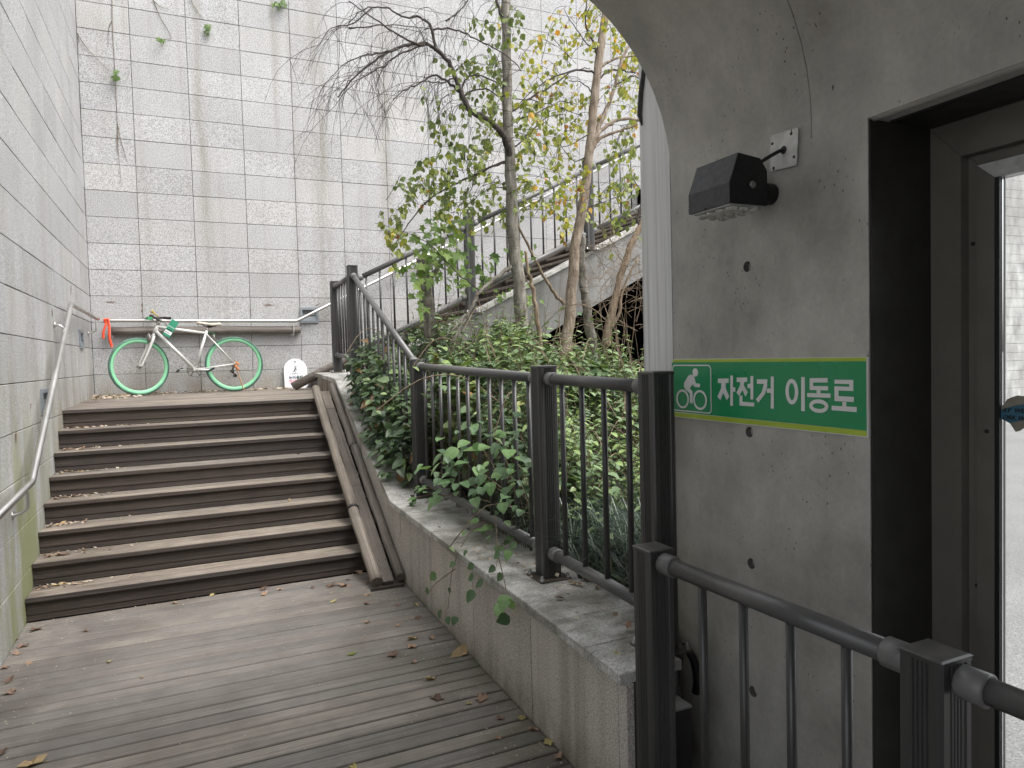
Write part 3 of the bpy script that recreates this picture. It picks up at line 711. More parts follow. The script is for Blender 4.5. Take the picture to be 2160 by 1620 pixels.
for f_ in nm.polygons:
    if f_.center.x > XW + .004 and f_.center.x < XW + .03 and abs(f_.center.y - 1.917) < .03 and abs(f_.normal.x) < .5: f_.material_index = 1  # sides of the tie holes painted darker, as if shaded
head = [(XW, 2.262)] + [p for p in vp[1:] if p[1] > 2.265] + [(2.3, 2.262)]
def vault(y0, y1):
    mb = MB(); n_ = len(head); vs = [(a, y0, b) for a, b in head] + [(a, y1, b) for a, b in head]
    mb.add(vs, [tuple(range(n_)), tuple(range(2 * n_ - 1, n_ - 1, -1))])
    for i in range(n_):
        a = i; b = (i + 1) % n_
        mb.add([vs[a], vs[a + n_], vs[b + n_], vs[b]], [(0, 1, 2, 3)])
    me = mb.mesh('vault', 'concrete')
    bm = bmesh.new(); bm.from_mesh(me); bmesh.ops.remove_doubles(bm, verts=bm.verts, dist=1e-5)
    for f in bm.faces:
        f.smooth = (abs(f.normal.y) < .5 and f.calc_center_median().z < 3.05 and f.calc_center_median().x < 1.9)
    for e in bm.edges:
        if len(e.link_faces) == 2 and e.calc_face_angle(0) > 0.6: e.smooth = False
    bmesh.ops.recalc_face_normals(bm, faces=bm.faces); bm.to_mesh(me); bm.free()
    return link('vault', me, pas)
vault(1.6325, 2.335); vault(-1.8, 1.6295)
jb = MB(); jb.box(1.95, 2.29, 1.626, 1.636, 2.27, 3.49); jb.box(XROOF + .02, 1.95, 1.626, 1.636, 3.10, 3.49); part('cast_joint', jb, 'concrete', pas)
rear = MB(); rear.box(XW, 2.30, -1.8, 0.35, -0.16, 2.262); part('pier', rear, 'concrete', pas)
light_block = MB(); light_block.box(-1.0, 2.3, -2.0, -1.803, -0.3, 3.5); part('unseen_light_block', light_block, 'concrete', pas)  # unseen wall added behind the camera to keep light out
# thin boards added in the door recess, their dark colour painting its shade
for nm_, bx in (('recess_shade_board', (XW + .004, 2.0515, 1.4265, 1.4315, -.15, 2.2575)), ('recess_shade_board', (XW + .085, 2.0515, .352, 1.4255, 2.2565, 2.2615))):
    mb = MB(); mb.box(*bx); part(nm_, mb, 'recess_shade', pas)
# bull-nosed lintel edge over the door
ln = MB(); ln.tube([(XW + .02, 1.43, 2.272), (XW + .02, 0.36, 2.272)], 0.02, 10); part('lintel_edge', ln, 'concrete', pas)

pil = thing('concrete_pilaster', 'pale vertically board-marked concrete pillar just beyond the arch', 'pillar')
pb = MB(); pb.box(XW + .002, 2.25, 2.345, 2.545, 0.40, 4.2); part('shaft', pb, 'pilaster', pil)
fl = MB(); fl.tube([atx(1354, 264, 1.788), atx(1349, 243, 1.785), atx(1352, 195, 1.786), atx(1361, 130, 1.788), atx(1366, 90, 1.79)], [.003, .010, .011, .010, .008], 6); part('sealant_strip', fl, 'dark', pil)

# ------------------------------------------------------------------ glazed door in the deep recess
door = thing('glazed_door', 'dark framed glazed door set deep in the concrete wall', 'door')
def bar(name, x0, x1, y0, y1, z0, z1, mat):
    mb = MB(); mb.box(x0, x1, y0, y1, z0, z1); return part(name, mb, mat, door)
def mitre(name, x0, x1, ya, yb_, za, zb_, mat, xin=None):
    """jamb and head with a mitred corner; ya>yb_ are jamb outer/inner, za>zb_ head outer/inner"""
    for nm_, poly in ((name, [(ya, -0.15), (ya, za), (yb_, zb_), (yb_, -0.15)]), (name, [(ya - .0015, za), (0.36, za), (0.36, zb_), (yb_ - .0015, zb_)])):
        mb = MB(); mb.prism(poly, x0, x1, 'x'); part(nm_, mb, mat, door)
mitre('frame', 2.052, 2.12, 1.430, 1.335, 2.255, 2.152, 'frame_paint')
mitre('frame', 2.085, 2.12, 1.334, 1.300, 2.151, 2.118, 'frame_paint')
mb = MB(); mb.prism([(1.299, -0.15), (1.299, 2.117), (1.250, 2.073), (1.250, -0.15)], 2.066, 2.118, 'x'); part('bead', mb, 'frame_paint', door)
mb = MB(); mb.prism([(1.2975, 2.117), (0.36, 2.117), (0.36, 2.073), (1.2485, 2.073)], 2.066, 2.118, 'x'); part('bead', mb, 'bead_white', door)
bar('gasket', 2.067, 2.092, 1.2370, 1.2497, -0.15, 2.0725, 'black')
bar('glass', 2.080, 2.084, 0.37, 1.2365, 0.02, 2.072, 'glass')
for zz, yy in ((1.36, 1.27), (1.9, 1.32), (0.9, 1.31)):
    mb = MB(); mb.lathe([(.006, 0), (.006, .004), (.003, .006)], 8, Matrix.Translation(Vector((2.066 if yy < 1.3 else 2.085, yy, zz))) @ Matrix.Rotation(math.radians(-90), 4, 'Y')); part('screw', mb, 'black', door)
# torn sticker left on the glass
stk = thing('torn_sticker', 'torn brown paper sticker with a blue band stuck on the door glass', 'sticker')

def g2(u, v): p = atx(u, v, 2.076); return (p.y, p.z)
edge = [(2106, 872), (2109, 860), (2118, 852), (2124, 842), (2134, 838), (2146, 834), (2160, 836), (2185, 842), (2200, 860), (2196, 885), (2180, 905), (2165, 905), (2158, 903), (2152, 908), (2142, 911), (2136, 902), (2130, 893), (2119, 887), (2110, 882)]
mb = MB(); mb.prism([g2(u, v) for u, v in edge], 2.0765, 2.0795, 'x'); part('paper', mb, 'stickpaper', stk)
band = [(2107, 868), (2118, 862), (2140, 856), (2170, 851), (2198, 852), (2196, 884), (2160, 886), (2130, 892), (2112, 883)]
mb = MB(); mb.prism([g2(u, v) for u, v in band], 2.0745, 2.0763, 'x'); part('blue_band', mb, 'stickblue', stk)
def textmesh(body, size, offset, mat, parent, matrix, name='lettering', sx=1.0, align='LEFT', shear=0.0):
    c = bpy.data.curves.new('lettering', 'FONT'); c.body = body; c.size = size; c.offset = offset; c.align_x = align; c.extrude = 0.0006; c.shear = shear
    o = bpy.data.objects.new('tmp', c); COL.objects.link(o)
    d_ = bpy.context.evaluated_depsgraph_get(); me = bpy.data.meshes.new_from_object(o.evaluated_get(d_))
    bpy.data.objects.remove(o); me.materials.clear(); me.materials.append(M[mat]); me.name = name
    me.transform(matrix @ Matrix.Diagonal((sx, 1, 1, 1))); return link(name, me, parent)
for body, (u, v) in (('AY  WE', (2115, 869)), ('ORK WE', (2115, 884))):
    y_, z_ = g2(u, v)
    mx = Matrix.Translation(Vector((2.0733, y_, z_))) @ Matrix(((0, 0, -1, 0), (-1, 0, 0, 0), (0, 1, 0, 0), (0, 0, 0, 1)))
    textmesh(body, 0.017, 0.0004, 'ink', stk, mx, shear=0.3)

# pale boundary wall outside the door, board marked
bw = thing('boundary_wall', 'pale board-marked concrete wall seen across the road through the door glass', 'wall')
z = -0.16
while z < 9.5:
    h = random.choice((0.20, 0.22, 0.24)); mb = MB(); d = random.uniform(0, 0.006)
    mb.box(9.2, 40.0, 10.6 - d, 10.9, z, z + h - 0.006); part('board_course', mb, 'concrete_pale', bw); z += h
mb = MB(); mb.box(9.25, 39.9, 10.64, 10.85, -0.16, z - .05); part('core', mb, 'joint', bw)
kb = MB(); kb.box(2.42, 2.62, -2.0, 2.0, -0.158, -0.02, ch=.01); tag(part('kerb', kb, 'concrete_out', None), 'pale kerb stone along the road edge outside the door', kind='structure')

# ------------------------------------------------------------------ fences
def post_mesh(h):
    s = 0.05; c = 0.006; g_ = 0.0028
    def side():
        # one face running from -s to s at depth s, with two shallow steps and four flutes
        pts = [(-s + c, 0)]
        for a, b in ((-0.030, -0.027),): pts += [(a, 0), (b, g_)]
        for k in range(4):
            x_ = -0.020 + k * 0.0105; pts += [(x_, g_), (x_ + .002, g_ + .004), (x_ + .005, g_ + .004), (x_ + .007, g_)]
        pts += [(0.027, g_), (0.030, 0), (s - c, 0)]
        return pts
    poly = []
    for q in range(4):
        a = math.pi / 2 * q
        for x_, d_ in side():
            px, py = x_, -s + d_
            poly.append((px * math.cos(a) - py * math.sin(a), px * math.sin(a) + py * math.cos(a)))
    mb = MB(); mb.prism(poly, 0.008, h - 0.012, 'z')
    o = [(s - .004 if 0 else s)]
    mb2 = MB(); e = s + .0015
    mb2.prism([(-e + c, -e), (e - c, -e), (e, -e + c), (e, e - c), (e - c, e), (-e + c, e), (-e, e - c), (-e, -e + c)], h - 0.012, h - 0.003, 'z')
    mb2.add([(-e + c, -e + c, h), (e - c, -e + c, h), (e - c, e - c, h), (-e + c, e - c, h), (-e, -e, h - .0031), (e, -e, h - .0031), (e, e, h - .0031), (-e, e, h - .0031)], [(0, 1, 2, 3), (4, 5, 1, 0), (5, 6, 2, 1), (6, 7, 3, 2), (7, 4, 0, 3)])
    return mb, mb2
nut_m = MB(); nut_m.lathe([(.013, 0), (.013, .003), (.0105, .0035), (.0105, .012), (.0085, .013), (.0085, .019), (.004, .025)], 10); nut_m = nut_m.mesh('nut', 'zinc')
plate_m = MB(); plate_m.box(-.085, .085, -.085, .085, 0, .008, ch=.002); plate_m = plate_m.mesh('base_plate', 'plate_rust')
bolt_m = MB(); bolt_m.lathe([(.006, 0), (.006, .003), (.003, .006)], 8); bolt_m = bolt_m.mesh('bolt', 'steel')
def post(parent, x, y, z, h, plate=True, slope=0.0):
    a, b = post_mesh(h); o = part('post', a, 'fence', parent, (x, y, z)); part('cap', b, 'fence', o)
    if plate:
        link('base_plate', plate_m, o, (0, 0, 0.002))
        for sx in (-1, 1):
            for sy in (-1, 1): link('nut', nut_m, o, (sx * .07, sy * .07, .0095))
    return o
def rail(parent, p0, p1, r=0.0265, gap=0.06, sleeve=True):
    p0, p1 = Vector(p0), Vector(p1); d = (p1 - p0).normalized(); a, b = p0 + d * gap, p1 - d * gap
    mb = MB(); mb.tube([a, b], r, 20); o = part('rail', mb, 'rail', parent)
    if sleeve:
        for q, e in ((a, 1), (b, -1)):
            mb = MB(); mb.tube([q - d * e * .004, q, q + d * e * .052, q + d * e * .056], [r + .004, r + .0075, r + .0075, r + .003], 20); part('sleeve', mb, 'fence_joint', o)
            mb = MB(); mb.tube([q - d * e * .014, q], .008, 8); mb.tube([q - d * e * .008 + Vector((-.022, 0, -.004)), q - d * e * .001 + Vector((-.022, 0, -.004))], .005, 6); part('bolt', mb, 'steel', o)
    return o
def balusters(parent, p0, p1, q0, q1, n, r=0.0125, t0=None, t1=None):
    p0, p1, q0, q1 = map(Vector, (p0, p1, q0, q1))
    cache = {}
    for i in range(n):
        t = (i + 1) / (n + 1) if t0 is None else t0 + (t1 - t0) * i / (n - 1)
        a = p0.lerp(p1, t); b = q0.lerp(q1, t); h = round((b - a).length, 2)
        if h not in cache:
            mb = MB(); mb.tube([(0, 0, 0), (0, 0, h)], r, 12); cache[h] = mb.mesh('baluster', 'fence')
        link('baluster', cache[h], parent, a)
FX = 1.60
pf = thing('metal_fence', 'charcoal metal fence on the granite planter wall in front of the plants', 'fence')
P4, P3, P2, PB, PA = 2.20, 3.125, 5.24, 7.45, 8.42
post(pf, FX, P4, zc(P4), 1.06); post(pf, FX, P3, zc(P3), 1.06); post(pf, FX, P2, zc(P2), 1.055)
post(pf, FX, PB, zc(PB), 1.16); post(pf, FX, PA, zc(PA) - .005, 1.07)
def bay(ya, yb_, n, top, bot, ta=None, tb_=None):
    a, b = zc(ya), zc(yb_)
    rail(pf, (FX, ya, a + top[0]), (FX, yb_, b + top[1])); rail(pf, (FX, ya, a + bot[0]), (FX, yb_, b + bot[1]))
    balusters(pf, (FX, ya, a + bot[0]), (FX, yb_, b + bot[1]), (FX, ya, a + top[0]), (FX, yb_, b + top[1]), n)
bay(P4, P3, 4, (1.0, .995), (.135, .135)); bay(P3, P2, 11, (.995, 1.0), (.135, .135)); bay(P2, PB, 12, (1.0, 1.07), (.13, .14)); bay(PB, PA, 6, (1.06, 1.0), (.2, .2))
# fence of the upper flight
sf = thing('metal_fence', 'charcoal metal fence rising along the upper flight behind the birch leaves', 'fence')
for x in (2.92, 4.48, 6.04): post(sf, x, 7.45, zl(x) + .025, 1.12)
xsf = [1.6, 2.92, 4.48, 6.04]
for a, b, n in zip(xsf[:-1], xsf[1:], (8, 9, 9)):
    A, B = Vector((a, 7.45, zl(a))), Vector((b, 7.45, zl(b)))
    up, lo = Vector((0, 0, 1.0)), Vector((0, 0, .24))
    rail(sf, A + up, B + up); rail(sf, A + lo, B + lo); balusters(sf, A + lo, B + lo, A + up, B + up, n, .011)
# near fence on the deck edge
nf = thing('metal_fence', 'low charcoal metal fence standing nearest in front of the concrete wall', 'fence')
ZN = 0.95
post(nf, 1.418, 1.985, -0.13, ZN + .13, False); post(nf, 1.447, 1.0, -0.13, ZN + .13, False); post(nf, 1.476, 0.02, -0.13, ZN + .13, False)
for (a, b) in (((1.418, 1.985), (1.447, 1.0)), ((1.447, 1.0), (1.476, 0.02))):
    A, B = Vector((*a, .905)), Vector((*b, .905)); lo = Vector((0, 0, -.86))
    rail(nf, A, B, 0.028); rail(nf, A + lo, B + lo, 0.028); balusters(nf, A + lo, B + lo, A, B, 4, .0135, 0.25, 0.775)

# ------------------------------------------------------------------ stainless handrails
lh = thing('handrail', 'brushed steel handrail climbing the side granite wall', 'handrail')
pts = [(-0.92, 3.2, 0.80), (-0.92, 5.28, 0.90), (-0.92, 7.37, 2.18), (-0.92, 9.30, 2.165)]
mb = MB(); mb.tube([pts[0], (-0.92, 5.265, .899), (-0.92, 5.30, .912), (-0.92, 7.352, 2.168), (-0.92, 7.39, 2.181), (-0.92, 9.28, 2.165), (-.905, 9.31, 2.163)], 0.021, 16); part('rail', mb, 'steel', lh)
def bracket(parent, p, w, mat='steel', drop=0.11):
    """J bracket from under the rail down and back to the wall point w"""
    p, w = Vector(p), Vector(w); q = Vector((p.x, p.y, p.z - drop)); m1 = q.lerp(Vector((w.x, w.y, q.z - .03)), .4)
    mb = MB(); mb.tube(smoothline([p, q, m1 + Vector((0, 0, -.02)), Vector((w.x, w.y, q.z - .045))], 5), .009, 10)
    d = (w - p); d.z = 0; d.normalize()
    e = Vector((w.x, w.y, q.z - .045)); mb.tube([e - d * .006, e], .026, 14); return part('bracket', mb, mat, parent)
for y_, z_ in ((5.12, .885), (9.2, 2.15)): bracket(lh, (-.92, y_, z_), (-.999, y_, 0))
mb = MB(); mb.tube([(-.999, 6.95, 1.975), (-.985, 6.95, 1.975)], .024, 14); mb.tube([(-.985, 6.95, 1.975), (-.95, 6.95, 1.965), (-.92, 6.95, 1.935)], .008, 8); part('bracket', mb, 'steel', lh)
bh = thing('handrail', 'brushed steel handrail on the tall granite wall behind the bicycle', 'handrail')
mb = MB(); mb.tube([(-.86, 9.42, 2.14), (-.83, 9.42, 2.148), (1.27, 9.42, 2.135), (1.31, 9.42, 2.145), (6.4, 9.42, 2.145 + .505 * 5.09)], .020, 14); part('rail', mb, 'steel', bh)
for x_ in (-.80, 1.25):
    mb = MB(); mb.tube(smoothline([(x_, 9.42, 2.12), (x_, 9.415, 2.03), (x_, 9.42, 1.975), (x_, 9.47, 1.962), (x_, 9.518, 1.962)], 5), .010, 10); mb.tube([(x_, 9.51, 1.962), (x_, 9.519, 1.962)], .026, 14); part('bracket', mb, 'steel', bh)
for x_ in (3.0, 4.8): bracket(bh, (x_, 9.42, 2.12 + .505 * (x_ - 1.31)), (x_, 9.519, 0))
wp = thing('wooden_pole', 'weathered wooden pole lying in the handrail brackets behind the bicycle', 'pole')
mb = MB(); k = 12; ppts = [(-.80 + 2.14 * i / (k - 1), 9.465, 2.030) for i in range(k)]; mb.tube(wob(ppts, 0), [.048 * random.uniform(.97, 1.03) for _ in range(k)], 14); part('pole_wood', mb, 'logx', wp)
rib = thing('orange_ribbon', 'bright orange ribbon tied on the steel handrail by the corner', 'ribbon')
for dx0, dx1, z1, w in ((0, -.045, 1.94, .027), (.013, .024, 1.84, .028)):
    mb = MB(); vs = []; K = 9
    for i in range(K + 1):
        t = i / K; xx = -.832 + dx0 + dx1 * t + .006 * math.sin(7 * t); yy = 9.392 - .006 * math.sin(5 * t); zz = 2.165 + (z1 - 2.165) * t
        vs += [(xx - w / 2, yy, zz), (xx + w / 2, yy + .006 * math.cos(4 * t), zz + .004), (xx + w / 2, yy + .003, zz + .004), (xx - w / 2, yy + .003, zz)]
    fs = [(4 * i + j, 4 * i + (j + 1) % 4, 4 * i + 4 + (j + 1) % 4, 4 * i + 4 + j) for i in range(K) for j in range(4)]
    mb.add(vs, fs, True); part('strip', mb, 'orange', rib)
mb = MB(); mb.tube([(-.862, 9.42, 2.148), (-.80, 9.42, 2.146)], .026, 12); part('knot', mb, 'orange', rib)

# ------------------------------------------------------------------ recessed wall lights
def wall_light(label, mat4, w, h):
    t = thing('wall_light', label, 'wall light', group='grey recessed step lights in the granite walls'); t.matrix_world = mat4
    f = MB(); d = .018; b = .03
    # local: x across, z up, -y out of the wall
    f.box(-w / 2, w / 2, -d, -.001, h / 2 - b, h / 2); f.box(-w / 2, w / 2, -d, -.001, -h / 2, -h / 2 + b)
    f.box(-w / 2, -w / 2 + b, -d, -.001, -h / 2 + b + .0005, h / 2 - b - .0005); f.box(w / 2 - b, w / 2, -d, -.001, -h / 2 + b + .0005, h / 2 - b - .0005)
    part('frame', f, 'lightbox', t)
    r = MB(); r.add([(-w / 2 + b, -.003, 0.0), (w / 2 - b, -.003, 0.0), (w / 2 - b, -.003, h / 2 - b), (-w / 2 + b, -.003, h / 2 - b)], [(0, 1, 2, 3)]); part('recess', r, 'dark', t)
    s_ = MB(); s_.prism([(-.003, .0), (-.003, -h / 2 + b), (-.016, -h / 2 + b)], -w / 2 + b, w / 2 - b, 'x'); part('sloped_reflector', s_, 'lightbox', t)
    hd = MB(); hd.box(-w / 2 + b, w / 2 - b, -.016, -.004, .001, .012); part('louvre', hd, 'lightbox', t)
RZ = Matrix.Rotation(math.radians(90), 4, 'Z')
wall_light('grey recessed wall light under the steel handrail near the granite corner', Matrix.Translation((-1.002, 8.56, 1.905)) @ RZ, .24, .19)
wall_light('grey recessed wall light half hidden by the climbing handrail beside the stair', Matrix.Translation((-1.002, 6.33, 1.365)) @ RZ, .24, .19)
wall_light('grey recessed wall light above the white warning board', Matrix.Translation((1.466, 9.518, 2.215)), .235, .20)

# ------------------------------------------------------------------ bicycle
bike = thing('bicycle', 'white city bicycle with bright green wheels leaning on the handrail', 'bicycle', (0, 9.20, 1.275))
bike.rotation_euler = (math.radians(-2.0), 0, math.radians(3.0))
def B(x, z, y=0.0): return Vector((x, y, z - 1.275))
WR = 0.325
FH, RH, BBk = B(-.505, 1.607), B(.517, 1.607), B(.079, 1.553)
def wheel(center, name, rotz, parent):
    mat = Matrix.Translation(center) @ Matrix.Rotation(rotz, 4, 'Z')
    rim = MB()
    # deep section rim swept as a ring
    N_ = 64; prof = [(.288, -.010), (.306, -.0125), (.309, -.0125), (.309, .0125), (.306, .0125), (.288, .010), (.276, .004), (.276, -.004)]
    vs = []
    for i in range(N_):
        a = 2 * math.pi * i / N_
        for r_, y_ in prof: vs.append(mat @ Vector((r_ * math.cos(a), y_, r_ * math.sin(a))))
    m_ = len(prof)
    rim.add(vs, [(i * m_ + j, i * m_ + (j + 1) % m_, ((i + 1) % N_) * m_ + (j + 1) % m_, ((i + 1) % N_) * m_ + j) for i in range(N_) for j in range(m_)], True)
    w_ = part(name, rim, 'bike_rim', parent)
    ty = MB(); ty.torus(.3175, .0155, 64, 10, mat); part('tyre', ty, 'bike_tyre', w_)
    hub = MB(); hub.tube([mat @ Vector((0, -.05, 0)), mat @ Vector((0, -.034, 0)), mat @ Vector((0, -.032, 0)), mat @ Vector((0, .032, 0)), mat @ Vector((0, .034, 0)), mat @ Vector((0, .05, 0))], [.007, .008, .022, .016, .022, .008], 14); part('hub', hub, 'chain', w_)
    sp = MB()
    for k in range(28):
        a = 2 * math.pi * k / 28; sd = -1 if k % 2 else 1; b = a + (0.9 if (k // 2) % 2 else -0.9)
        sp.tube([mat @ Vector((.019 * math.cos(b), sd * .03, .019 * math.sin(b))), mat @ Vector((.277 * math.cos(a), 0, .277 * math.sin(a)))], .0016, 4, False)
    part('spoke', sp, 'chain', w_)
    return w_
STEER = math.radians(20)
wheel(RH, 'rear_wheel', 0, bike)
# steering axis and everything that turns with the bar
HT, HB = B(-.297, 2.075), B(-.338, 1.985)
axis = (HT - HB).normalized(); RS = Matrix.Translation(HB) @ Matrix.Rotation(STEER, 4, axis) @ Matrix.Translation(-HB)
def turn(p): return RS @ Vector(p)
wheel(turn(FH), 'front_wheel', STEER, bike)
fr = MB()
def tb_(a, b, r0, r1=None, n=12): fr.tube([a, b], [r0, r1 or r0], n)
ST, STj = B(.232, 2.035), B(.222, 1.985)
tb_(HB, HT, .0195); tb_(B(-.300, 2.06), B(.218, 1.985), .0165); tb_(B(-.325, 2.02), BBk, .0195); tb_(BBk, ST, .0165)
for s_ in (-1, 1):
    tb_(B(.222, 1.97, s_ * .016), RH + Vector((0, s_ * .056, .0)), .0085, .0075); tb_(BBk + Vector((.02, s_ * .026, 0)), RH + Vector((0, s_ * .056, 0)), .0105, .0075)
fr.tube([BBk + Vector((0, -.036, 0)), BBk + Vector((0, .036, 0))], .0215, 14)
part('frame', fr, 'bike_white', bike)
fk = MB(); crown = B(-.352, 1.955)
for s_ in (-1, 1): fk.tube([turn(crown + Vector((0, s_ * .03, 0))), turn(B(-.365, 1.92, s_ * .042)), turn(B(-.44, 1.74, s_ * .050)), turn(FH + Vector((0.012, s_ * .052, .02))), turn(FH + Vector((0, s_ * .052, 0)))], [.0145, .016, .0125, .010, .009], 10)
fk.tube([turn(crown + Vector((0, -.036, 0))), turn(crown + Vector((0, .036, 0)))], .016, 10); fk.tube([turn(crown), turn(HB)], .017, 10)
part('fork', fk, 'bike_white', bike)
sm_ = MB(); s0 = HT; s1 = HT + axis * .085; bc = s1 + Vector((-.055, 0, .012))
sm_.tube([s0, s1], .0135, 10); sm_.tube([turn(s1 - axis * .01), turn(bc)], .0145, 10); part('stem', sm_, 'chain', bike)
hb_ = MB(); bar_l = [turn(bc + Vector((.045, -.29, .012))), turn(bc + Vector((.02, -.15, .012))), turn(bc), turn(bc + Vector((.02, .15, .012))), turn(bc + Vector((.045, .29, .012)))]
hb_.tube(bar_l, .0115, 10); hbo = part('handlebar', hb_, 'black', bike)
for s_ in (-1, 1):
    gp = MB(); e1 = turn(bc + Vector((.047, s_ * .30, .012))); e0 = turn(bc + Vector((.026, s_ * .175, .012))); gp.tube([e0, e0.lerp(e1, .05), e0.lerp(e1, .95), e1], [.0145, .0165, .0165, .018], 12); part('grip', gp, 'black', hbo)
    lv = MB(); lv.tube(smoothline([turn(bc + Vector((.005, s_ * .13, .005))), turn(bc + Vector((-.045, s_ * .145, -.012))), turn(bc + Vector((-.035, s_ * .25, -.022)))], 4), .006, 8); part('brake_lever', lv, 'black', hbo)
sh = MB(); sh.box(-.03, .03, -.02, .02, -.016, .016, Matrix.Translation(turn(bc + Vector((-.03, .12, -.01)))) @ Matrix.Rotation(.6, 4, 'Z')); part('shifter', sh, 'cable_green', hbo)
hn = MB(); h0 = turn(bc + Vector((.0, -.09, .02))); hd_ = Vector((-.075, -.01, .066)); hn.tube([h0, h0 + hd_ * .55, h0 + hd_ * .82, h0 + hd_ * .95, h0 + hd_], [.007, .009, .013, .021, .024], 14); part('horn', hn, 'brass', hbo)
sd = MB(); SC = B(.262, 2.098)
sl = []; 
for i, (dx, wd, dz) in enumerate(((-.145, .012, .012), (-.11, .020, .016), (-.05, .026, .006), (.01, .040, -.006), (.06, .066, -.004), (.105, .070, .004), (.125, .05, -.006))):
    for j in range(8):
        a = math.pi * j / 7; sl.append(SC + Vector((dx, wd * math.cos(a), dz - .022 + .034 * math.sin(a) ** .7)))
sd.add(sl, [(i * 8 + j, i * 8 + j + 1, (i + 1) * 8 + j + 1, (i + 1) * 8 + j) for i in range(6) for j in range(7)] + [tuple(range(7, -1, -1)), tuple(range(48, 56))] + [((i + 1) * 8, (i + 1) * 8 + 7, i * 8 + 7, i * 8) for i in range(6)], True)
so_ = part('saddle', sd, 'saddle', bike)
rl_ = MB()
for s_ in (-1, 1): rl_.tube([SC + Vector((-.10, s_ * .01, -.006)), SC + Vector((-.04, s_ * .022, -.034)), SC + Vector((.04, s_ * .022, -.034)), SC + Vector((.10, s_ * .03, -.014))], .004, 6)
rl_.tube([SC + Vector((-.015, -.02, -.036)), SC + Vector((.02, .02, -.036))], .012, 8); part('saddle_rail', rl_, 'black', so_)
sp_ = MB(); sp_.tube([ST, B(.247, 2.072)], .0135, 10); sp_.tube([ST - Vector((.003, 0, .012)), ST + Vector((.001, 0, .004))], .020, 10); part('seat_post', sp_, 'chain', bike)
# drive side is the far side
cr_ = MB(); Rc = .088
for r_, m_ in ((Rc, .006),): cr_.torus(r_ - .004, .005, 44, 6, Matrix.Translation(BBk + Vector((0, .045, 0))))
for k in range(5):
    a = 2 * math.pi * k / 5 + .3; cr_.tube([BBk + Vector((0, .045, 0)), BBk + Vector((math.cos(a) * Rc, .045, math.sin(a) * Rc))], .008, 6)
part('chainring', cr_, 'chain', bike)
for s_, a in ((-1, -.06), (1, math.pi - .02)):
    ck = MB(); e = BBk + Vector((.165 * math.cos(a), s_ * .062, .165 * math.sin(a))); ck.tube([BBk + Vector((0, s_ * .055, 0)), BBk.lerp(e, .5) + Vector((0, s_ * .03, 0)), e], [.015, .011, .011], 10); co_ = part('crank', ck, 'bike_white', bike)
    pd = MB(); pd.box(-.04, .04, -.03, .03, -.011, .011, Matrix.Translation(e + Vector((0, s_ * .055, 0))) @ Matrix.Rotation(-.5, 4, 'Y')); pd.tube([e, e + Vector((0, s_ * .03, 0))], .006, 6); part('pedal', pd, 'black', co_)
chn = MB(); cr0 = BBk + Vector((0, .045, 0)); cr1 = RH + Vector((0, .045, 0))
chn.tube([cr0 + Vector((.01, 0, Rc)), cr1 + Vector((0, 0, .035))], .0035, 5); chn.tube([cr0 + Vector((.01, 0, -Rc)), B(.52, 1.463, .045)], .0035, 5); part('chain', chn, 'chain', bike)
ca = MB(); ca.tube([cr1 + Vector((0, -.012, 0)), cr1 + Vector((0, .004, 0)), cr1 + Vector((0, .005, 0)), cr1 + Vector((0, .02, 0))], [.038, .038, .028, .024], 18); part('cassette', ca, 'chain', bike)
dr = MB(); dr.tube([cr1 + Vector((.005, 0, -.02)), B(.49, 1.525, .05), B(.53, 1.465, .05)], [.012, .009, .008], 8); dr.tube([B(.495, 1.52, .04), B(.495, 1.52, .055)], .022, 12); dr.tube([B(.525, 1.468, .04), B(.525, 1.468, .055)], .022, 12); part('derailleur', dr, 'black', bike)
ks = MB(); ks.tube([RH + Vector((.0, -.06, -.01)), B(.60, 1.30, -.085), B(.625, 1.285, -.10)], .0065, 8); part('kickstand', ks, 'rust', bike)
rg = MB()
for k in range(5):
    c0 = RH + Vector((.02 + .012 * math.sin(k * 2), -.065 - .006 * (k % 2), -.02 * k + .015)); rg.tube([c0 + Vector((-.02, 0, .01)), c0 + Vector((.0, -.012, 0)), c0 + Vector((.022, 0, -.012))], [.005, .009, .005], 7)
part('rag', rg, 'rag', bike)
cb = MB(); cb.tube(smoothline([turn(bc + Vector((-.02, -.11, 0))), turn(bc + Vector((-.01, -.06, -.09))), HT + Vector((.06, -.03, -.05)), HT + Vector((.12, -.02, -.05))], 5), .0032, 6)
cb.tube(smoothline([turn(bc + Vector((.0, .1, 0))), turn(bc + Vector((.05, .06, -.03))), HT + Vector((.09, .02, .02)), HT + Vector((.06, .025, -.08))], 5), .0032, 6); part('cable', cb, 'black', bike)
cg = MB(); cg.tube(smoothline([B(.24, 1.995, -.01), B(.285, 1.995, -.01), B(.31, 1.965, -.015), B(.305, 1.925, -.015)], 5), .0032, 6); part('cable', cg, 'cable_green', bike)
bk_ = MB()
for s_ in (-1, 1):
    bk_.tube([turn(B(-.392, 1.88, s_ * .03)), turn(B(-.40, 1.95, s_ * .028)), turn(B(-.395, 1.985, s_ * .012))], [.010, .008, .005], 8); bk_.tube([B(.31, 1.90, s_ * .022), B(.30, 1.95, s_ * .03), B(.285, 1.97, s_ * .012)], [.010, .008, .005], 8)
part('brake', bk_, 'chain', bike)
tgm = Matrix.Translation(B(-.165, 2.04, -.055)) @ Matrix.Rotation(math.radians(32), 4, 'Y') @ Matrix.Rotation(.15, 4, 'Z')
tg = MB(); tg.box(-.042, .042, -.001, .001, -.105, .105, tgm); tgo = part('tag', tg, 'tag_green', bike)
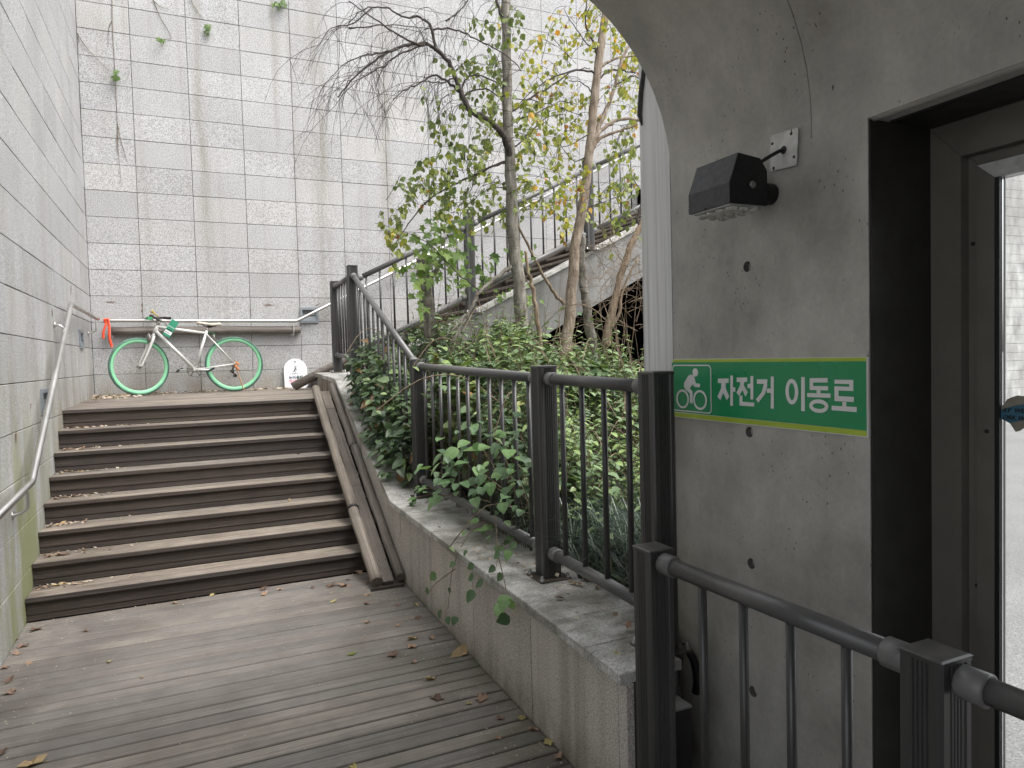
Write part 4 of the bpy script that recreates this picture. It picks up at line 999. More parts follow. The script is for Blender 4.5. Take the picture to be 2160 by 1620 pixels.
tg = MB(); tg.box(-.040, .040, -.0025, -.0015, -.075, -.035, tgm); tg.box(-.038, .038, -.0025, -.0015, .015, .02, tgm); part('tag_label', tg, 'sign_white', tgo)
tg = MB(); tg.box(-.034, .034, -.0045, -.0035, -.028, -.018, tgm); tg.box(-.034, .02, -.0045, -.0035, -.060, -.055, tgm); part('tag_print', tg, 'ink', tgo)

# ------------------------------------------------------------------ white slip warning board
wb = thing('warning_board', 'white round-topped slip warning board leaning on the granite wall', 'sign', (1.262, 9.435, 1.275))
wb.rotation_euler = (math.radians(-9), 0, math.radians(2))
w_, h_ = .145, .385
poly = [(-w_, .03), (-w_ + .03, 0), (w_ - .03, 0), (w_, .03), (w_, h_ - w_)] + [(w_ * math.cos(math.radians(a)), h_ - w_ + w_ * math.sin(math.radians(a))) for a in range(12, 180, 12)] + [(-w_, h_ - w_)]
mb = MB(); mb.prism(poly, -.006, .006, 'y'); part('board', mb, 'white', wb)
mb = MB(); mb.torus(.012, .004, 20, 6, Matrix.Translation((0, -.006, h_ - .04)), .6); mb.lathe([(.011, 0), (.011, .001)], 16, Matrix.Translation((0, -.0065, h_ - .04)) @ Matrix.Rotation(math.radians(90), 4, 'X')); part('eyelet', mb, 'ink_grey', wb)
def flat(parent, name, polys, mat, yd=-.0072):
    mb = MB()
    for p in polys: mb.prism(p, yd, yd + .0008, 'y')
    return part(name, mb, mat, parent)
def seg(x0, z0, x1, z1, w):
    d = Vector((x1 - x0, z1 - z0)).normalized(); nn = Vector((-d.y, d.x)) * w / 2
    return [(x0 + nn.x, z0 + nn.y), (x0 - nn.x, z0 - nn.y), (x1 - nn.x, z1 - nn.y), (x1 + nn.x, z1 + nn.y)]
def disc(x, z, r, n=14): return [(x + r * math.cos(2 * math.pi * i / n), z + r * math.sin(2 * math.pi * i / n)) for i in range(n)]
# figure slipping: head, trunk, arms, legs, ground strokes
flat(wb, 'pictogram', [disc(.006, .276, .0085), seg(0, .262, -.012, .226, .015)], 'ink')
flat(wb, 'pictogram', [seg(-.004, .262, -.012, .288, .006), seg(.004, .258, .014, .238, .006), seg(.014, .238, .012, .222, .005), seg(-.012, .228, -.032, .214, .008), seg(-.032, .215, -.037, .200, .006), seg(-.010, .228, -.008, .206, .008), seg(-.008, .207, .000, .196, .006)], 'ink', -.0082)
flat(wb, 'ground_stroke', [seg(-.052, .184, -.005, .188, .008)], 'ink', -.0074); flat(wb, 'ground_stroke', [seg(.004, .188, .030, .195, .006)], 'ink', -.0074)
flat(wb, 'snow_print', [disc(-.058 + dx, .25 + dz, .0035, 6) for dx, dz in ((0, 0), (.014, .026), (.022, -.006), (.006, -.022), (-.012, .018), (.03, .018), (.0, .045), (-.004, -.045), (.018, -.04))], 'ink_grey')
flat(wb, 'rain_print', [seg(.03 + k * .012, .29 - (k % 2) * .02, .038 + k * .012, .262 - (k % 2) * .02, .0022) for k in range(4)] + [seg(.03 + k * .011, .245 - (k % 2) * .02, .038 + k * .011, .215 - (k % 2) * .02, .0022) for k in range(5)], 'ink_grey')
FR = Matrix(((1, 0, 0, 0), (0, 0, -1, 0), (0, 1, 0, 0), (0, 0, 0, 1)))
textmesh('\ub208\ube44', .048, .0012, 'ink', wb, Matrix.Translation((-.090, -.0072, .122)) @ FR)
textmesh('\uc62c\ub54c', .048, .0012, 'ink_green', wb, Matrix.Translation((.0, -.0072, .122)) @ FR)
textmesh('\ubbf8\ub044\ub7fc\uc8fc\uc758', .0395, .0009, 'ink_red', wb, Matrix.Translation((-.089, -.0072, .078)) @ FR)
flat(wb, 'rule_print', [seg(-.10, .058, .10, .062, .0035)], 'ink_red')
textmesh('\ubd80\ud3c9\uad6c', .018, .0003, 'ink_grey', wb, Matrix.Translation((-.03, -.0072, .030)) @ FR) if False else flat(wb, 'footer_print', [seg(-.036, .037, -.022, .037, .010), seg(-.012, .037, .002, .037, .010), seg(.012, .038, .022, .038, .010)], 'ink_grey')

# ------------------------------------------------------------------ green bicycle route sign
sg = thing('route_sign', 'long green bicycle route sign with white lettering on the concrete wall', 'sign', (XW, 2.343, 1.347))
# sign plane: s along -y, t up, out of the wall = -x
def sgp(name, polys, mat, d):
    mb = MB()
    for p in polys: mb.prism([(-a, b) for a, b in p], -d, -d + .0012, 'x')
    return part(name, mb, mat, sg)
SW, SH = .910, .234
mb = MB()
# thin sheet, its first corner lifting off the wall a little
nx = 24; vs = []
mb.prism([(0.0, 0), (-SW, 0), (-SW, SH), (-.012, SH), (-.002, SH - .012)], -.006, -.001, 'x'); part('panel', mb, 'sign_white', sg)
sgp('green_field', [[(.001, .022), (.906, .020), (.906, .2215), (.003, .2215)]], 'sign_green', .0075)
sgp('lime_band', [[(.006, .2218), (.906, .2218), (.906, .2325), (.014, .2325)], [(.003, .003), (.906, .003), (.906, .0195), (.003, .0195)]], 'sign_lime', .0075)
L_ = {'ja1': [(.2773, .1607), (.3337, .162), (.3334, .1455), (.3185, .1451), (.3181, .1266), (.3365, .0961), (.3225, .0825), (.3049, .1094), (.2892, .0808), (.273, .0931), (.2945, .1258), (.2949, .1444), (.2769, .1438)],
 'ja2': [(.3434, .1725), (.3569, .1728), (.3561, .1305), (.368, .1309), (.3676, .115), (.3557, .1145), (.3547, .0634), (.3411, .0626)],
 'je1': [(.3764, .1659), (.428, .1671), (.4277, .1511), (.4129, .1507), (.4116, .1389), (.4305, .1147), (.4183, .0999), (.4033, .1225), (.3867, .1002), (.3742, .1123), (.3926, .1383), (.3928, .1501), (.376, .1497)],
 'je2': [(.4443, .1724), (.4578, .1727), (.4563, .0912), (.4427, .0905), (.4435, .1301), (.4298, .1296), (.4301, .1448), (.4438, .1452)],
 'je3': [(.3893, .1022), (.4034, .1021), (.403, .0806), (.4605, .0801), (.4602, .0664), (.3886, .0661)],
 'ge1': [(.4753, .1612), (.523, .1624), (.5217, .1391), (.5106, .1112), (.4796, .0812), (.4693, .0918), (.4967, .1175), (.5075, .1462), (.475, .1459)],
 'ge2': [(.5391, .172), (.5526, .1723), (.5508, .0637), (.5373, .0639), (.5382, .1165), (.5199, .1164), (.5201, .1311), (.5384, .1311)],
 'i2': [(.6691, .1722), (.6834, .1726), (.6819, .0636), (.6676, .0633)],
 'do1': [(.703, .1692), (.7719, .1709), (.7718, .1569), (.7163, .1559), (.7162, .1451), (.7731, .1458), (.773, .1328), (.7025, .1318)],
 'do2': [(.7297, .132), (.7444, .1319), (.7443, .1216), (.7296, .1215)],
 'do3': [(.6928, .1218), (.7819, .1232), (.7817, .1102), (.6926, .109)],
 'ro1': [(.7976, .1663), (.8638, .1668), (.8635, .134), (.8108, .1337), (.8106, .1169), (.8651, .1165), (.8649, .1015), (.7969, .1012), (.7973, .146), (.851, .1467), (.8511, .1548), (.7974, .154)],
 'ro2': [(.8249, .1002), (.8385, .1001), (.8384, .0859), (.8248, .0862)],
 'ro3': [(.786, .0863), (.8748, .0872), (.8747, .072), (.7858, .0727)]}
L_['ro1'] = [(.7976, .1663), (.8638, .1668), (.8635, .134), (.8108, .1337), (.8106, .1169), (.8651, .1165), (.8649, .1015), (.7969, .1012), (.7969, .146), (.8500, .1460), (.8500, .154), (.7974, .154)]
def ring(cx, cz, rx, rz_, w, n=28):
    o_ = [(cx + rx * math.cos(2 * math.pi * i / n), cz + rz_ * math.sin(2 * math.pi * i / n)) for i in range(n)]
    i_ = [(cx + (rx - w) * math.cos(2 * math.pi * i / n), cz + (rz_ - w) * math.sin(2 * math.pi * i / n)) for i in range(n)]
    return [[o_[k], o_[(k + 1) % n], i_[(k + 1) % n], i_[k]] for k in range(n)]
for key, nm_ in (('ja', 'ja'), ('je', 'je'), ('ge', 'ge'), ('i', 'i'), ('do', 'do'), ('ro', 'ro')):
    ps = [v for k, v in L_.items() if k[:-1] == key]
    if key == 'i': ps += ring(.6295, .124, .0266, .0418, .0138)
    if key == 'do': ps += ring(.7368, .0826, .0365, .0212, .0125)
    sgp('letter', ps, 'sign_white', .0092)
# cyclist pictogram with its rounded frame line
def rrect(x0, z0, x1, z1, r, w):
    o_ = []; i_ = []
    for cx, cz, a0 in ((x1 - r, z1 - r, 0), (x0 + r, z1 - r, 90), (x0 + r, z0 + r, 180), (x1 - r, z0 + r, 270)):
        for k in range(7):
            a = math.radians(a0 + 15 * k); o_.append((cx + r * math.cos(a), cz + r * math.sin(a))); i_.append((cx + (r - w) * math.cos(a), cz + (r - w) * math.sin(a)))
    n = len(o_); return [[o_[k], o_[(k + 1) % n], i_[(k + 1) % n], i_[k]] for k in range(n)]
sgp('frame_line', rrect(.006, .0265, .240, .2115, .018, .0045), 'sign_white', .0092)
sgp('pictogram', [disc(.149, .182, .0162, 20)], 'sign_white', .0092)
sgp('pictogram', [[(.1075, .1685), (.1217, .1736), (.138, .1711), (.1437, .1607), (.151, .1401), (.1717, .1396), (.1763, .1331), (.1714, .1252), (.1417, .1261), (.1335, .1369), (.1236, .1275), (.1142, .1193), (.1303, .1061), (.1304, .0647), (.123, .0596), (.1146, .063), (.1143, .0995), (.0924, .1117), (.079, .1232), (.0807, .14)]], 'sign_white', .0092)
sgp('wheel_print', ring(.069, .0758, .0393, .0378, .0085), 'sign_white', .0095); sgp('wheel_print', ring(.1745, .0762, .04, .0383, .0085), 'sign_white', .0095)

# ------------------------------------------------------------------ wall floodlight and its plate
fl = thing('floodlight', 'black faceted floodlight with clear lenses on the concrete wall', 'lamp')
y0, y1 = 1.745, 1.945
prof = [(1.563, 2.073), (1.718, 2.073), (1.718, 2.185), (1.690, 2.222), (1.600, 2.232), (1.563, 2.137)]
hs_ = MB(); hs_.prism(prof, y0 + .004, y1, 'y'); part('housing', hs_, 'lamp_body', fl)
ep = MB(); ep.prism([(x_, z_ - (.001 if z_ > 2.08 else -.001)) for x_, z_ in prof], y0, y0 + .0035, 'y'); epo = part('end_plate', ep, 'lamp_side', fl)
mb = MB(); mb.lathe([(.012, 0), (.012, .004), (.006, .006)], 12, Matrix.Translation((1.655, y0, 2.135)) @ Matrix.Rotation(math.radians(90), 4, 'X')); part('screw', mb, 'zinc', epo)
lp = MB(); lp.box(1.570, 1.712, y0 + .008, y1 - .008, 2.068, 2.0725); part('lens_plate', lp, 'galv', fl)
dome = MB()
for i in range(3):
    for j in range(4): dome.lathe([(.021, 0), (.020, -.006), (.015, -.012), (.006, -.0155), (.001, -.016)], 14, Matrix.Translation((1.598 + .043 * i, y0 + .032 + .046 * j, 2.0675)))
part('lens', dome, 'lens', fl)
mb = MB(); mb.lathe([(.004, 0), (.004, .003)], 8, Matrix.Translation((1.5625, 1.86, 2.075)) @ Matrix.Rotation(math.radians(-90), 4, 'Y')); part('screw', mb, 'black', fl)
am = MB(); am.tube([(1.716, 1.80, 2.125), (1.788, 1.80, 2.125)], .035, 16); am.tube([(1.716, 1.80, 2.125), (1.73, 1.80, 2.125)], .042, 16); part('arm', am, 'lamp_side', fl)
cbm = MB(); cbm.tube(smoothline([(1.70, 1.80, 2.20), (1.73, 1.775, 2.225), (1.768, 1.745, 2.250), (1.782, 1.738, 2.2535)], 4), .006, 8); part('cable', cbm, 'black', fl)
pl = thing('mounting_plate', 'bare galvanised square mounting plate behind the floodlight', 'plate', (XW - .008, 1.735, 2.253))
pl.rotation_euler = (math.radians(4), 0, math.radians(0))
pm = MB(); r_ = .058
pm.prism([(-r_, -r_ + .006), (-r_ + .006, -r_), (r_ - .006, -r_), (r_, -r_ + .006), (r_, r_ - .006), (r_ - .006, r_), (-r_ + .006, r_), (-r_, r_ - .006)], -.0025, 0, 'x'); part('sheet', pm, 'galv', pl)
hm = MB()
for yy, zz, rr in ((0, 0, .013), (-.03, .045, .005), (.05, .03, .005), (.04, -.05, .005), (-.045, -.03, .005)): hm.lathe([(rr, 0), (rr, .0008)], 14, Matrix.Translation((-.0027, yy, zz)) @ Matrix.Rotation(math.radians(-90), 4, 'Y'))
hm.box(-.0033, -.0027, .0385, .0415, -.058, -.05); hm.box(-.0033, -.0027, -.0315, -.0285, .047, .058); part('hole', hm, 'dark', pl)

# ------------------------------------------------------------------ cable box and conduit at the foot of the wall
jb = thing('junction_box', 'black cable box wedged between the fence post and concrete wall', 'box')
mb = MB(); mb.box(1.46, 1.572, 1.99, 2.075, -0.15, .350); part('body', mb, 'black', jb)
mb = MB(); mb.box(1.457, 1.575, 1.987, 2.072, .3505, .358); part('lid', mb, 'concrete_out', jb)
cd = thing('conduit', 'black corrugated conduit bending down the foot of the concrete wall', 'conduit')
cp = smoothline([atx(u, v, x_) for u, v, x_ in ((1428, 1362, 1.70), (1444, 1366, 1.725), (1460, 1385, 1.745), (1468, 1410, 1.757), (1471, 1440, 1.760), (1468, 1462, 1.757))], 12)
mb = MB(); mb.tube(cp, [.0175 if i % 2 else .0145 for i in range(len(cp))], 12); part('sleeve', mb, 'black', cd)
for k in range(4):
    mb = MB(); mb.tube(smoothline([atx(1428 + 3 * k, 1402, 1.63 + .01 * k), atx(1427 + 4 * k, 1378, 1.64 + .01 * k), atx(1432 + 3 * k, 1358, 1.68)], 4), .006, 6); part('cable', mb, 'black', cd)

# ------------------------------------------------------------------ plants
def leaf_template(kind):
    """verts in local x (along), y (across), z; faces"""
    if kind == 'birch':
        out = [(0, 0), (.18, .36), (.45, .44), (.72, .26), (1.0, 0)]
    elif kind == 'ovate':
        out = [(0, 0), (.12, .34), (.38, .42), (.7, .26), (1.0, 0)]
    elif kind == 'heart':
        out = [(.06, 0), (-.03, .28), (.22, .50), (.62, .34), (1.0, 0)]
    elif kind == 'maple':
        out = [(0, 0), (-.08, .30), (.22, .24), (.42, .58), (.52, .22), (1.0, 0)]
    elif kind == 'grass':
        out = [(0, .0), (.3, .02), (.65, .018), (1.0, 0)]
    mid = [(x_, 0) for x_, _ in out]
    v = []; f = []
    n_ = len(out)
    for x_, _ in out: v.append((x_, 0, -.16 * x_ * x_))
    for s_ in (1, -1):
        o = len(v)
        for x_, w in out[1:-1]: v.append((x_, s_ * w, .16 * w - .18 * x_ * x_))
        idx = [0] + list(range(o, o + n_ - 2)) + [n_ - 1]
        for i in range(n_ - 1):
            q = [i, i + 1, idx[i + 1], idx[i]] if s_ > 0 else [idx[i], idx[i + 1], i + 1, i]
            q2 = []
            for a in q:
                if a not in q2: q2.append(a)
            if len(q2) >= 3: f.append(tuple(q2))
    return np.array(v, float), f
TEMPL = {k: leaf_template(k) for k in ('birch', 'ovate', 'heart', 'maple')}
def leaf_frame(d, n):
    d = Vector(d).normalized(); n = Vector(n); n = n - d * n.dot(d)
    n = n.normalized() if n.length > 1e-5 else d.orthogonal().normalized()
    y_ = n.cross(d); return Matrix((d, y_, n)).transposed()
class Leaves:
    def __init__(s, kind): s.kind = kind; s.items = []
    def add(s, p, d, n, size, tint, wid=1.0): s.items.append((Vector(p), Vector(d), Vector(n), size, tint, wid))
    def mesh(s, items, mat):
        v0, f0 = TEMPL[s.kind]; V = []; F = []; T = []
        for p, d, n, size, tint, wid in items:
            R3 = np.array(leaf_frame(d, n)); o = len(V) * len(v0)
            V.append((v0 * np.array([size, size * wid, size])) @ R3.T + np.array(p)); F.extend([tuple(i + o for i in f) for f in f0]); T.append(tint)
        me = bpy.data.meshes.new('leaves'); VV = np.concatenate(V)
        me.from_pydata(VV.tolist(), [], F)
        a = me.attributes.new('tint', 'FLOAT', 'POINT'); a.data.foreach_set('value', np.repeat(np.array(T, float), len(v0)))
        me.materials.append(M[mat]); return me
    def build(s, parent, mat, single=0, mass_name='foliage'):
        """the leaves nearest the camera are leaves of their own, the rest one mass"""
        it = sorted(s.items, key=lambda q: (q[0] - EYE).length / q[3])
        own, rest = it[:single], it[single:]
        protos = {}
        for p, d, n, size, tint, wid in own:
            key = round(tint * 6)
            if key not in protos:
                protos[key] = s.mesh([(Vector((0, 0, 0)), Vector((1, 0, 0)), Vector((0, 0, 1)), 1.0, key / 6, 1.0)], mat)
            o = bpy.data.objects.new('leaf', protos[key]); COL.objects.link(o); o.parent = parent
            o.matrix_local = Matrix.Translation(p) @ leaf_frame(d, n).to_4x4() @ Matrix.Diagonal((size, size * wid, size, 1))
        if rest:
            o = link(mass_name, s.mesh(rest, mat), parent); o['kind'] = 'stuff'
def rv(s=1.0): return Vector((random.gauss(0, s), random.gauss(0, s), random.gauss(0, s)))

def limb(parent, name, pts, r0, r1, mat, n=8, wobble=0.0, sub=5):
    sm = smoothline(pts, sub)
    if wobble: sm = [sm[0]] + [p + rv(wobble) for p in sm[1:-1]] + [sm[-1]]
    mb = MB(); mb.tube(sm, [max(.0012, r0 + (r1 - r0) * (i / (len(sm) - 1)) ** .8) * random.uniform(.95, 1.05) for i in range(len(sm))], n); part(name, mb, mat, parent); return sm
def px(pts, y): return [aty(u, v, y + (w[0] if w else 0)) for (u, v, *w) in pts]

# --- main birch
t1 = thing('birch_tree', 'grey-barked birch with bare weeping twigs on one side in the bed', 'tree')
Y1 = 5.8
trunk1 = limb(t1, 'trunk', px([(1118, 830), (1108, 740), (1098, 640), (1087, 540), (1080, 450), (1075, 340), (1071, 230), (1069, 120), (1067, 0), (1066, -160)], Y1), .070, .037, 'bark_birch', 14, .004, 4)
nodes1 = list(trunk1)
def branch1(pts, r0, r1, mat='bark_dark', y=Y1, n=7):
    s_ = limb(t1, 'branch', px(pts, y), r0, r1, mat, n, .004); nodes1.extend(s_); return s_
arc = branch1([(1080, 352, .12), (1074, 318, .06), (1058, 280), (1020, 248), (990, 232), (975, 200), (962, 168), (945, 130), (920, 105), (895, 92), (860, 96), (815, 112), (775, 140), (740, 172), (712, 205)], .034, .005, y=Y1 - .1, n=8)
dead = [arc]
dead.append(branch1([(920, 107), (912, 70), (905, 48), (880, 36), (855, 36), (820, 18), (785, 16), (755, 28), (728, 60)], .014, .003, y=Y1 - .15))
dead.append(branch1([(895, 94), (868, 90), (820, 60), (775, 30), (735, 2)], .011, .004, y=Y1 - .2))
dead.append(branch1([(912, 62), (945, 60), (985, 72), (1030, 95), (1072, 120), (1100, 150)], .009, .004, y=Y1 - .1))
dead.append(branch1([(972, 198), (945, 172), (915, 160), (880, 178), (850, 192), (830, 212)], .013, .003, y=Y1 - .05))
dead.append(branch1([(958, 165), (930, 175), (900, 172), (880, 175)], .008, .003, y=Y1 - .25))
dead.append(branch1([(840, 104), (800, 112), (760, 120), (720, 140), (690, 172)], .009, .002, y=Y1 - .3))
dead.append(branch1([(900, 94), (850, 110), (800, 145), (752, 170), (705, 225)], .010, .002, y=Y1 + .05))
dead.append(branch1([(785, 16), (740, 52), (700, 58), (672, 95)], .007, .002, y=Y1 - .2))
dead.append(branch1([(735, 60), (790, 55), (840, 52), (905, 60)], .006, .003, y=Y1 - .2))
dead.append(branch1([(940, 45), (965, 28), (985, 5), (1010, -20)], .007, .003, y=Y1))
branch1([(970, 205), (985, 165), (1015, 160), (1050, 175), (1075, 165)], .010, .004)
branch1([(975, 205), (1000, 190), (1030, 190), (1060, 205), (1140, 215), (1230, 245)], .009, .003)
branch1([(1071, 100), (1062, 50), (1050, 10), (1040, -30)], .018, .010)
branch1([(1078, 340), (1040, 350), (990, 375), (935, 400), (890, 435), (855, 480), (825, 525)], .013, .003)
branch1([(1078, 335), (1040, 350), (1005, 370), (990, 405), (960, 440)], .008, .002)
branch1([(1072, 240), (1120, 205), (1165, 180), (1210, 150), (1245, 145)], .012, .004)
branch1([(1073, 260), (1130, 240), (1180, 215), (1220, 220)], .008, .003)
branch1([(1075, 320), (1110, 290), (1150, 250), (1190, 240)], .008, .003)
branch1([(1078, 400), (1050, 395), (1010, 410), (970, 455)], .007, .002)
branch1([(1083, 560), (1062, 575), (1015, 612), (1000, 640), (985, 665), (968, 695), (955, 725)], .020, .012, 'bark_birch')
branch1([(985, 665), (960, 690), (935, 712)], .009, .004, 'bark_birch')
branch1([(1010, 612), (975, 585), (935, 545), (900, 510), (850, 490), (790, 470)], .006, .002)
tw = MB()
def twig(p0, length, r=.0022, dirn=None, droop=1.0, seg_=5, mbt=None, fork=True):
    d = (dirn if dirn is not None else rv()).normalized(); p = Vector(p0); pts = [p.copy()]
    for i in range(seg_):
        d = (d + Vector((0, 0, -.35 * droop)) + rv(.10)).normalized(); p = p + d * length / seg_; pts.append(p.copy())
    (mbt or tw).tube(pts, lerp_r(r, r * .45, len(pts)), 3, False)
    if fork and length > .25:
        for k in range(random.choice((1, 2, 2))):
            twig(pts[random.randint(1, 3)], length * random.uniform(.35, .6), r * .75, (rv(.6) + d), droop, 4, mbt, False)
    return pts
for ln_ in dead:
    for i in range(2, len(ln_)):
        if random.random() < .55:
            twig(ln_[i], random.uniform(.25, .75), .0024, Vector((random.uniform(-1, .3), random.uniform(-.5, .5), random.uniform(-.5, .3))), 1.15)
tag(part('twig', tw, 'bark_dark', t1), kind='stuff')
def cluster_leaves(L, regions, y0, tw_mb, nodes, size=(.040, .064), spread=.38):
    for (u, v, ru, rv_, n, t_lo, t_hi) in regions:
        nc = max(1, round(n / 3.8))
        for c in range(nc):
            cu, cv = u + random.gauss(0, ru * .5), v + random.gauss(0, rv_ * .5)
            p = aty(cu, cv, y0 + random.gauss(0, spread))
            nb = min(nodes, key=lambda q: (q - p).length_squared); d = nb - p
            L0 = min(d.length, random.uniform(.25, .6)); start = p + d.normalized() * L0 + Vector((0, 0, .05))
            pts = smoothline([start, start.lerp(p, .5) + Vector((0, 0, .06)) + rv(.02), p, p + Vector((random.gauss(0, .05), random.gauss(0, .05), -.10))], 3)
            tw_mb.tube(pts, lerp_r(.0028, .001, len(pts)), 3, False)
            for k in range(6):
                q = pts[random.randint(3, len(pts) - 1)] + rv(.018)
                d_ = Vector((random.gauss(0, .5), random.gauss(0, .5), -random.uniform(.5, 1.2)))
                L.add(q, d_, rv(), random.uniform(*size), min(1, max(0, random.uniform(t_lo, t_hi) + (random.random() < .05) * .35)), random.uniform(.85, 1.1))
lv1 = Leaves('birch'); tw1 = MB()
G, Yl = (.05, .45), (.35, .8)
reg1 = [(1015, 55, 25, 45, 20, *G), (1045, 60, 20, 50, 18, *G), (1030, 130, 35, 40, 24, *G), (1085, 55, 25, 45, 22, *G), (965, 150, 30, 35, 26, *G), (975, 220, 20, 15, 8, *G),
        (1040, 165, 25, 30, 20, *G), (1000, 185, 40, 25, 18, *G), (1015, 240, 40, 30, 24, .2, .6), (1040, 215, 30, 30, 18, .2, .6), (920, 250, 35, 30, 26, *G), (945, 285, 40, 30, 26, *G),
        (985, 290, 40, 40, 36, *G), (1010, 330, 35, 35, 28, .15, .6), (1045, 290, 25, 40, 20, .2, .6), (895, 335, 20, 20, 12, *G), (920, 370, 35, 25, 30, .1, .6), (905, 410, 40, 30, 36, .1, .6),
        (950, 400, 30, 40, 26, *G), (870, 390, 20, 30, 18, *G), (860, 440, 22, 25, 18, .1, .6), (830, 470, 20, 25, 16, .1, .6), (815, 505, 15, 30, 14, .2, .7), (845, 520, 15, 30, 12, .2, .7), (1010, 420, 35, 40, 30, .1, .5),
        (980, 450, 40, 30, 28, .2, .6), (935, 460, 30, 30, 22, .2, .6), (1040, 450, 25, 40, 18, .2, .6), (1045, 370, 25, 40, 20, .2, .6),
        (1120, 140, 30, 50, 26, *Yl), (1150, 90, 30, 35, 20, *Yl), (1110, 250, 35, 50, 40, .25, .65), (1150, 190, 35, 30, 26, *Yl), (1160, 250, 40, 40, 40, .3, .7), (1120, 330, 40, 45, 40, .2, .65),
        (1170, 310, 40, 40, 36, .25, .7), (1140, 400, 40, 30, 26, .2, .7), (1185, 400, 35, 35, 26, .3, .8), (1100, 440, 25, 30, 14, .2, .6), (1190, 460, 30, 30, 16, .3, .8)]
cluster_leaves(lv1, reg1, Y1 + .05, tw1, nodes1)
tag(part('leaf_twig', tw1, 'bark_dark', t1), kind='stuff')
lv1.build(t1, 'leaf_birch', 280)

# --- second birch, tan peeling bark
t2 = thing('birch_tree', 'tan peeling-barked birch leaning beside the concrete pillar', 'tree')
Y2 = 6.2
trunk2 = limb(t2, 'trunk', px([(1190, 760), (1200, 680), (1208, 600), (1213, 520), (1228, 440), (1240, 350), (1248, 270), (1256, 190), (1266, 110), (1276, 40), (1290, -60), (1300, -160)], Y2), .062, .034, 'bark_tan', 14, .004, 4)
nodes2 = list(trunk2)
def branch2(pts, r0, r1, mat='bark_dark', y=Y2):
    s_ = limb(t2, 'branch', px(pts, y), r0, r1, mat, 7, .004); nodes2.extend(s_)
branch2([(1247, 310), (1262, 280), (1290, 260), (1320, 250), (1350, 255)], .026, .014, 'bark_tan')
branch2([(1245, 320), (1270, 290), (1310, 275), (1345, 262)], .020, .010, 'bark_brown')
branch2([(1250, 300), (1275, 240), (1295, 190), (1310, 130), (1330, 90)], .026, .012, 'bark_tan')
branch2([(1262, 140), (1280, 132), (1310, 120), (1345, 118)], .018, .010, 'bark_tan')
branch2([(1262, 130), (1252, 90), (1235, 50), (1238, 0)], .014, .006)
branch2([(1260, 170), (1285, 150), (1310, 148), (1340, 155)], .012, .006)
branch2([(1258, 155), (1225, 148), (1180, 158), (1130, 185), (1085, 230)], .012, .004)
branch2([(1268, 105), (1240, 95), (1215, 60), (1190, 20)], .009, .003)
branch2([(1254, 200), (1230, 175), (1200, 170)], .008, .003)
branch2([(1250, 275), (1215, 300), (1180, 310), (1130, 300)], .007, .002)
branch2([(1190, 642), (1165, 612), (1140, 570), (1112, 515), (1090, 468)], .019, .010, 'bark_brown')
branch2([(1240, 330), (1210, 340), (1180, 300)], .007, .003)
branch2([(1300, 180), (1330, 160), (1350, 165)], .010, .005)
branch2([(1228, 440), (1290, 420), (1340, 400)], .006, .003)
lv2 = Leaves('birch'); tw2 = MB()
reg2 = [(1180, 20, 40, 25, 14, .5, .9), (1235, 20, 30, 25, 20, .5, .9), (1275, 35, 25, 30, 26, .35, .75), (1210, 85, 30, 30, 22, *Yl), (1240, 110, 20, 30, 14, *Yl), (1180, 130, 30, 30, 22, *Yl), (1300, 75, 20, 25, 14, *Yl),
        (1330, 130, 25, 25, 26, .45, .8), (1300, 110, 25, 20, 18, *Yl), (1320, 190, 30, 35, 40, .35, .75), (1290, 220, 30, 35, 24, .3, .7), (1335, 240, 15, 40, 24, .3, .75), (1330, 300, 25, 35, 40, .25, .7), (1300, 330, 30, 40, 36, .25, .7),
        (1285, 400, 35, 40, 36, .25, .75), (1330, 390, 20, 40, 30, .2, .6), (1315, 450, 30, 30, 24, .1, .5), (1210, 215, 30, 30, 26, *Yl), (1215, 270, 30, 30, 26, *Yl), (1200, 340, 25, 35, 26, .4, .9), (1215, 400, 25, 35, 20, .5, .95), (1170, 420, 30, 25, 18, .45, .95),
        (1260, 430, 25, 30, 18, .3, .8), (1180, 225, 25, 35, 22, *Yl), (1195, 480, 25, 30, 14, .4, .95), (1290, 500, 30, 40, 14, .2, .7)]
cluster_leaves(lv2, reg2, Y2 + .1, tw2, nodes2)
tag(part('leaf_twig', tw2, 'bark_dark', t2), kind='stuff')
lv2.build(t2, 'leaf_birch', 220)

# --- leaning stems by the dark opening
t3 = thing('leaning_tree', 'forked brown stem leaning outward before the dark opening under the stairs', 'tree')
limb(t3, 'trunk', px([(1278, 730), (1286, 680), (1300, 620), (1316, 560), (1335, 510), (1352, 475), (1375, 420)], 6.5), .052, .028, 'bark_brown', 10, .004)
limb(t3, 'branch', px([(1291, 690), (1306, 660), (1312, 620), (1325, 585), (1345, 545)], 6.45), .020, .010, 'bark_brown', 8, .004)
limb(t3, 'branch', px([(1350, 478), (1345, 455), (1352, 430), (1350, 400), (1330, 370)], 6.5), .016, .005, 'bark_dark', 7, .004)
dt = MB()
for k in range(75):
    p = aty(random.uniform(1235, 1350), random.uniform(480, 700), 6.4 + random.gauss(0, .25))
    twig(p, random.uniform(.3, .9), .0032, Vector((random.uniform(-1, 1), random.uniform(-.4, .4), random.uniform(-.2, 1.0))), .25, 5, dt)
tag(part('twig', dt, 'bark_brown', t3), kind='stuff')
t4 = thing('tree_stump', 'short mossy broken trunk wrapped in bright green vine leaves', 'tree')
limb(t4, 'trunk', px([(914, 730), (908, 690), (903, 645), (897, 605), (893, 570), (890, 545)], 6.35), .062, .052, 'bark_birch', 12, .005)
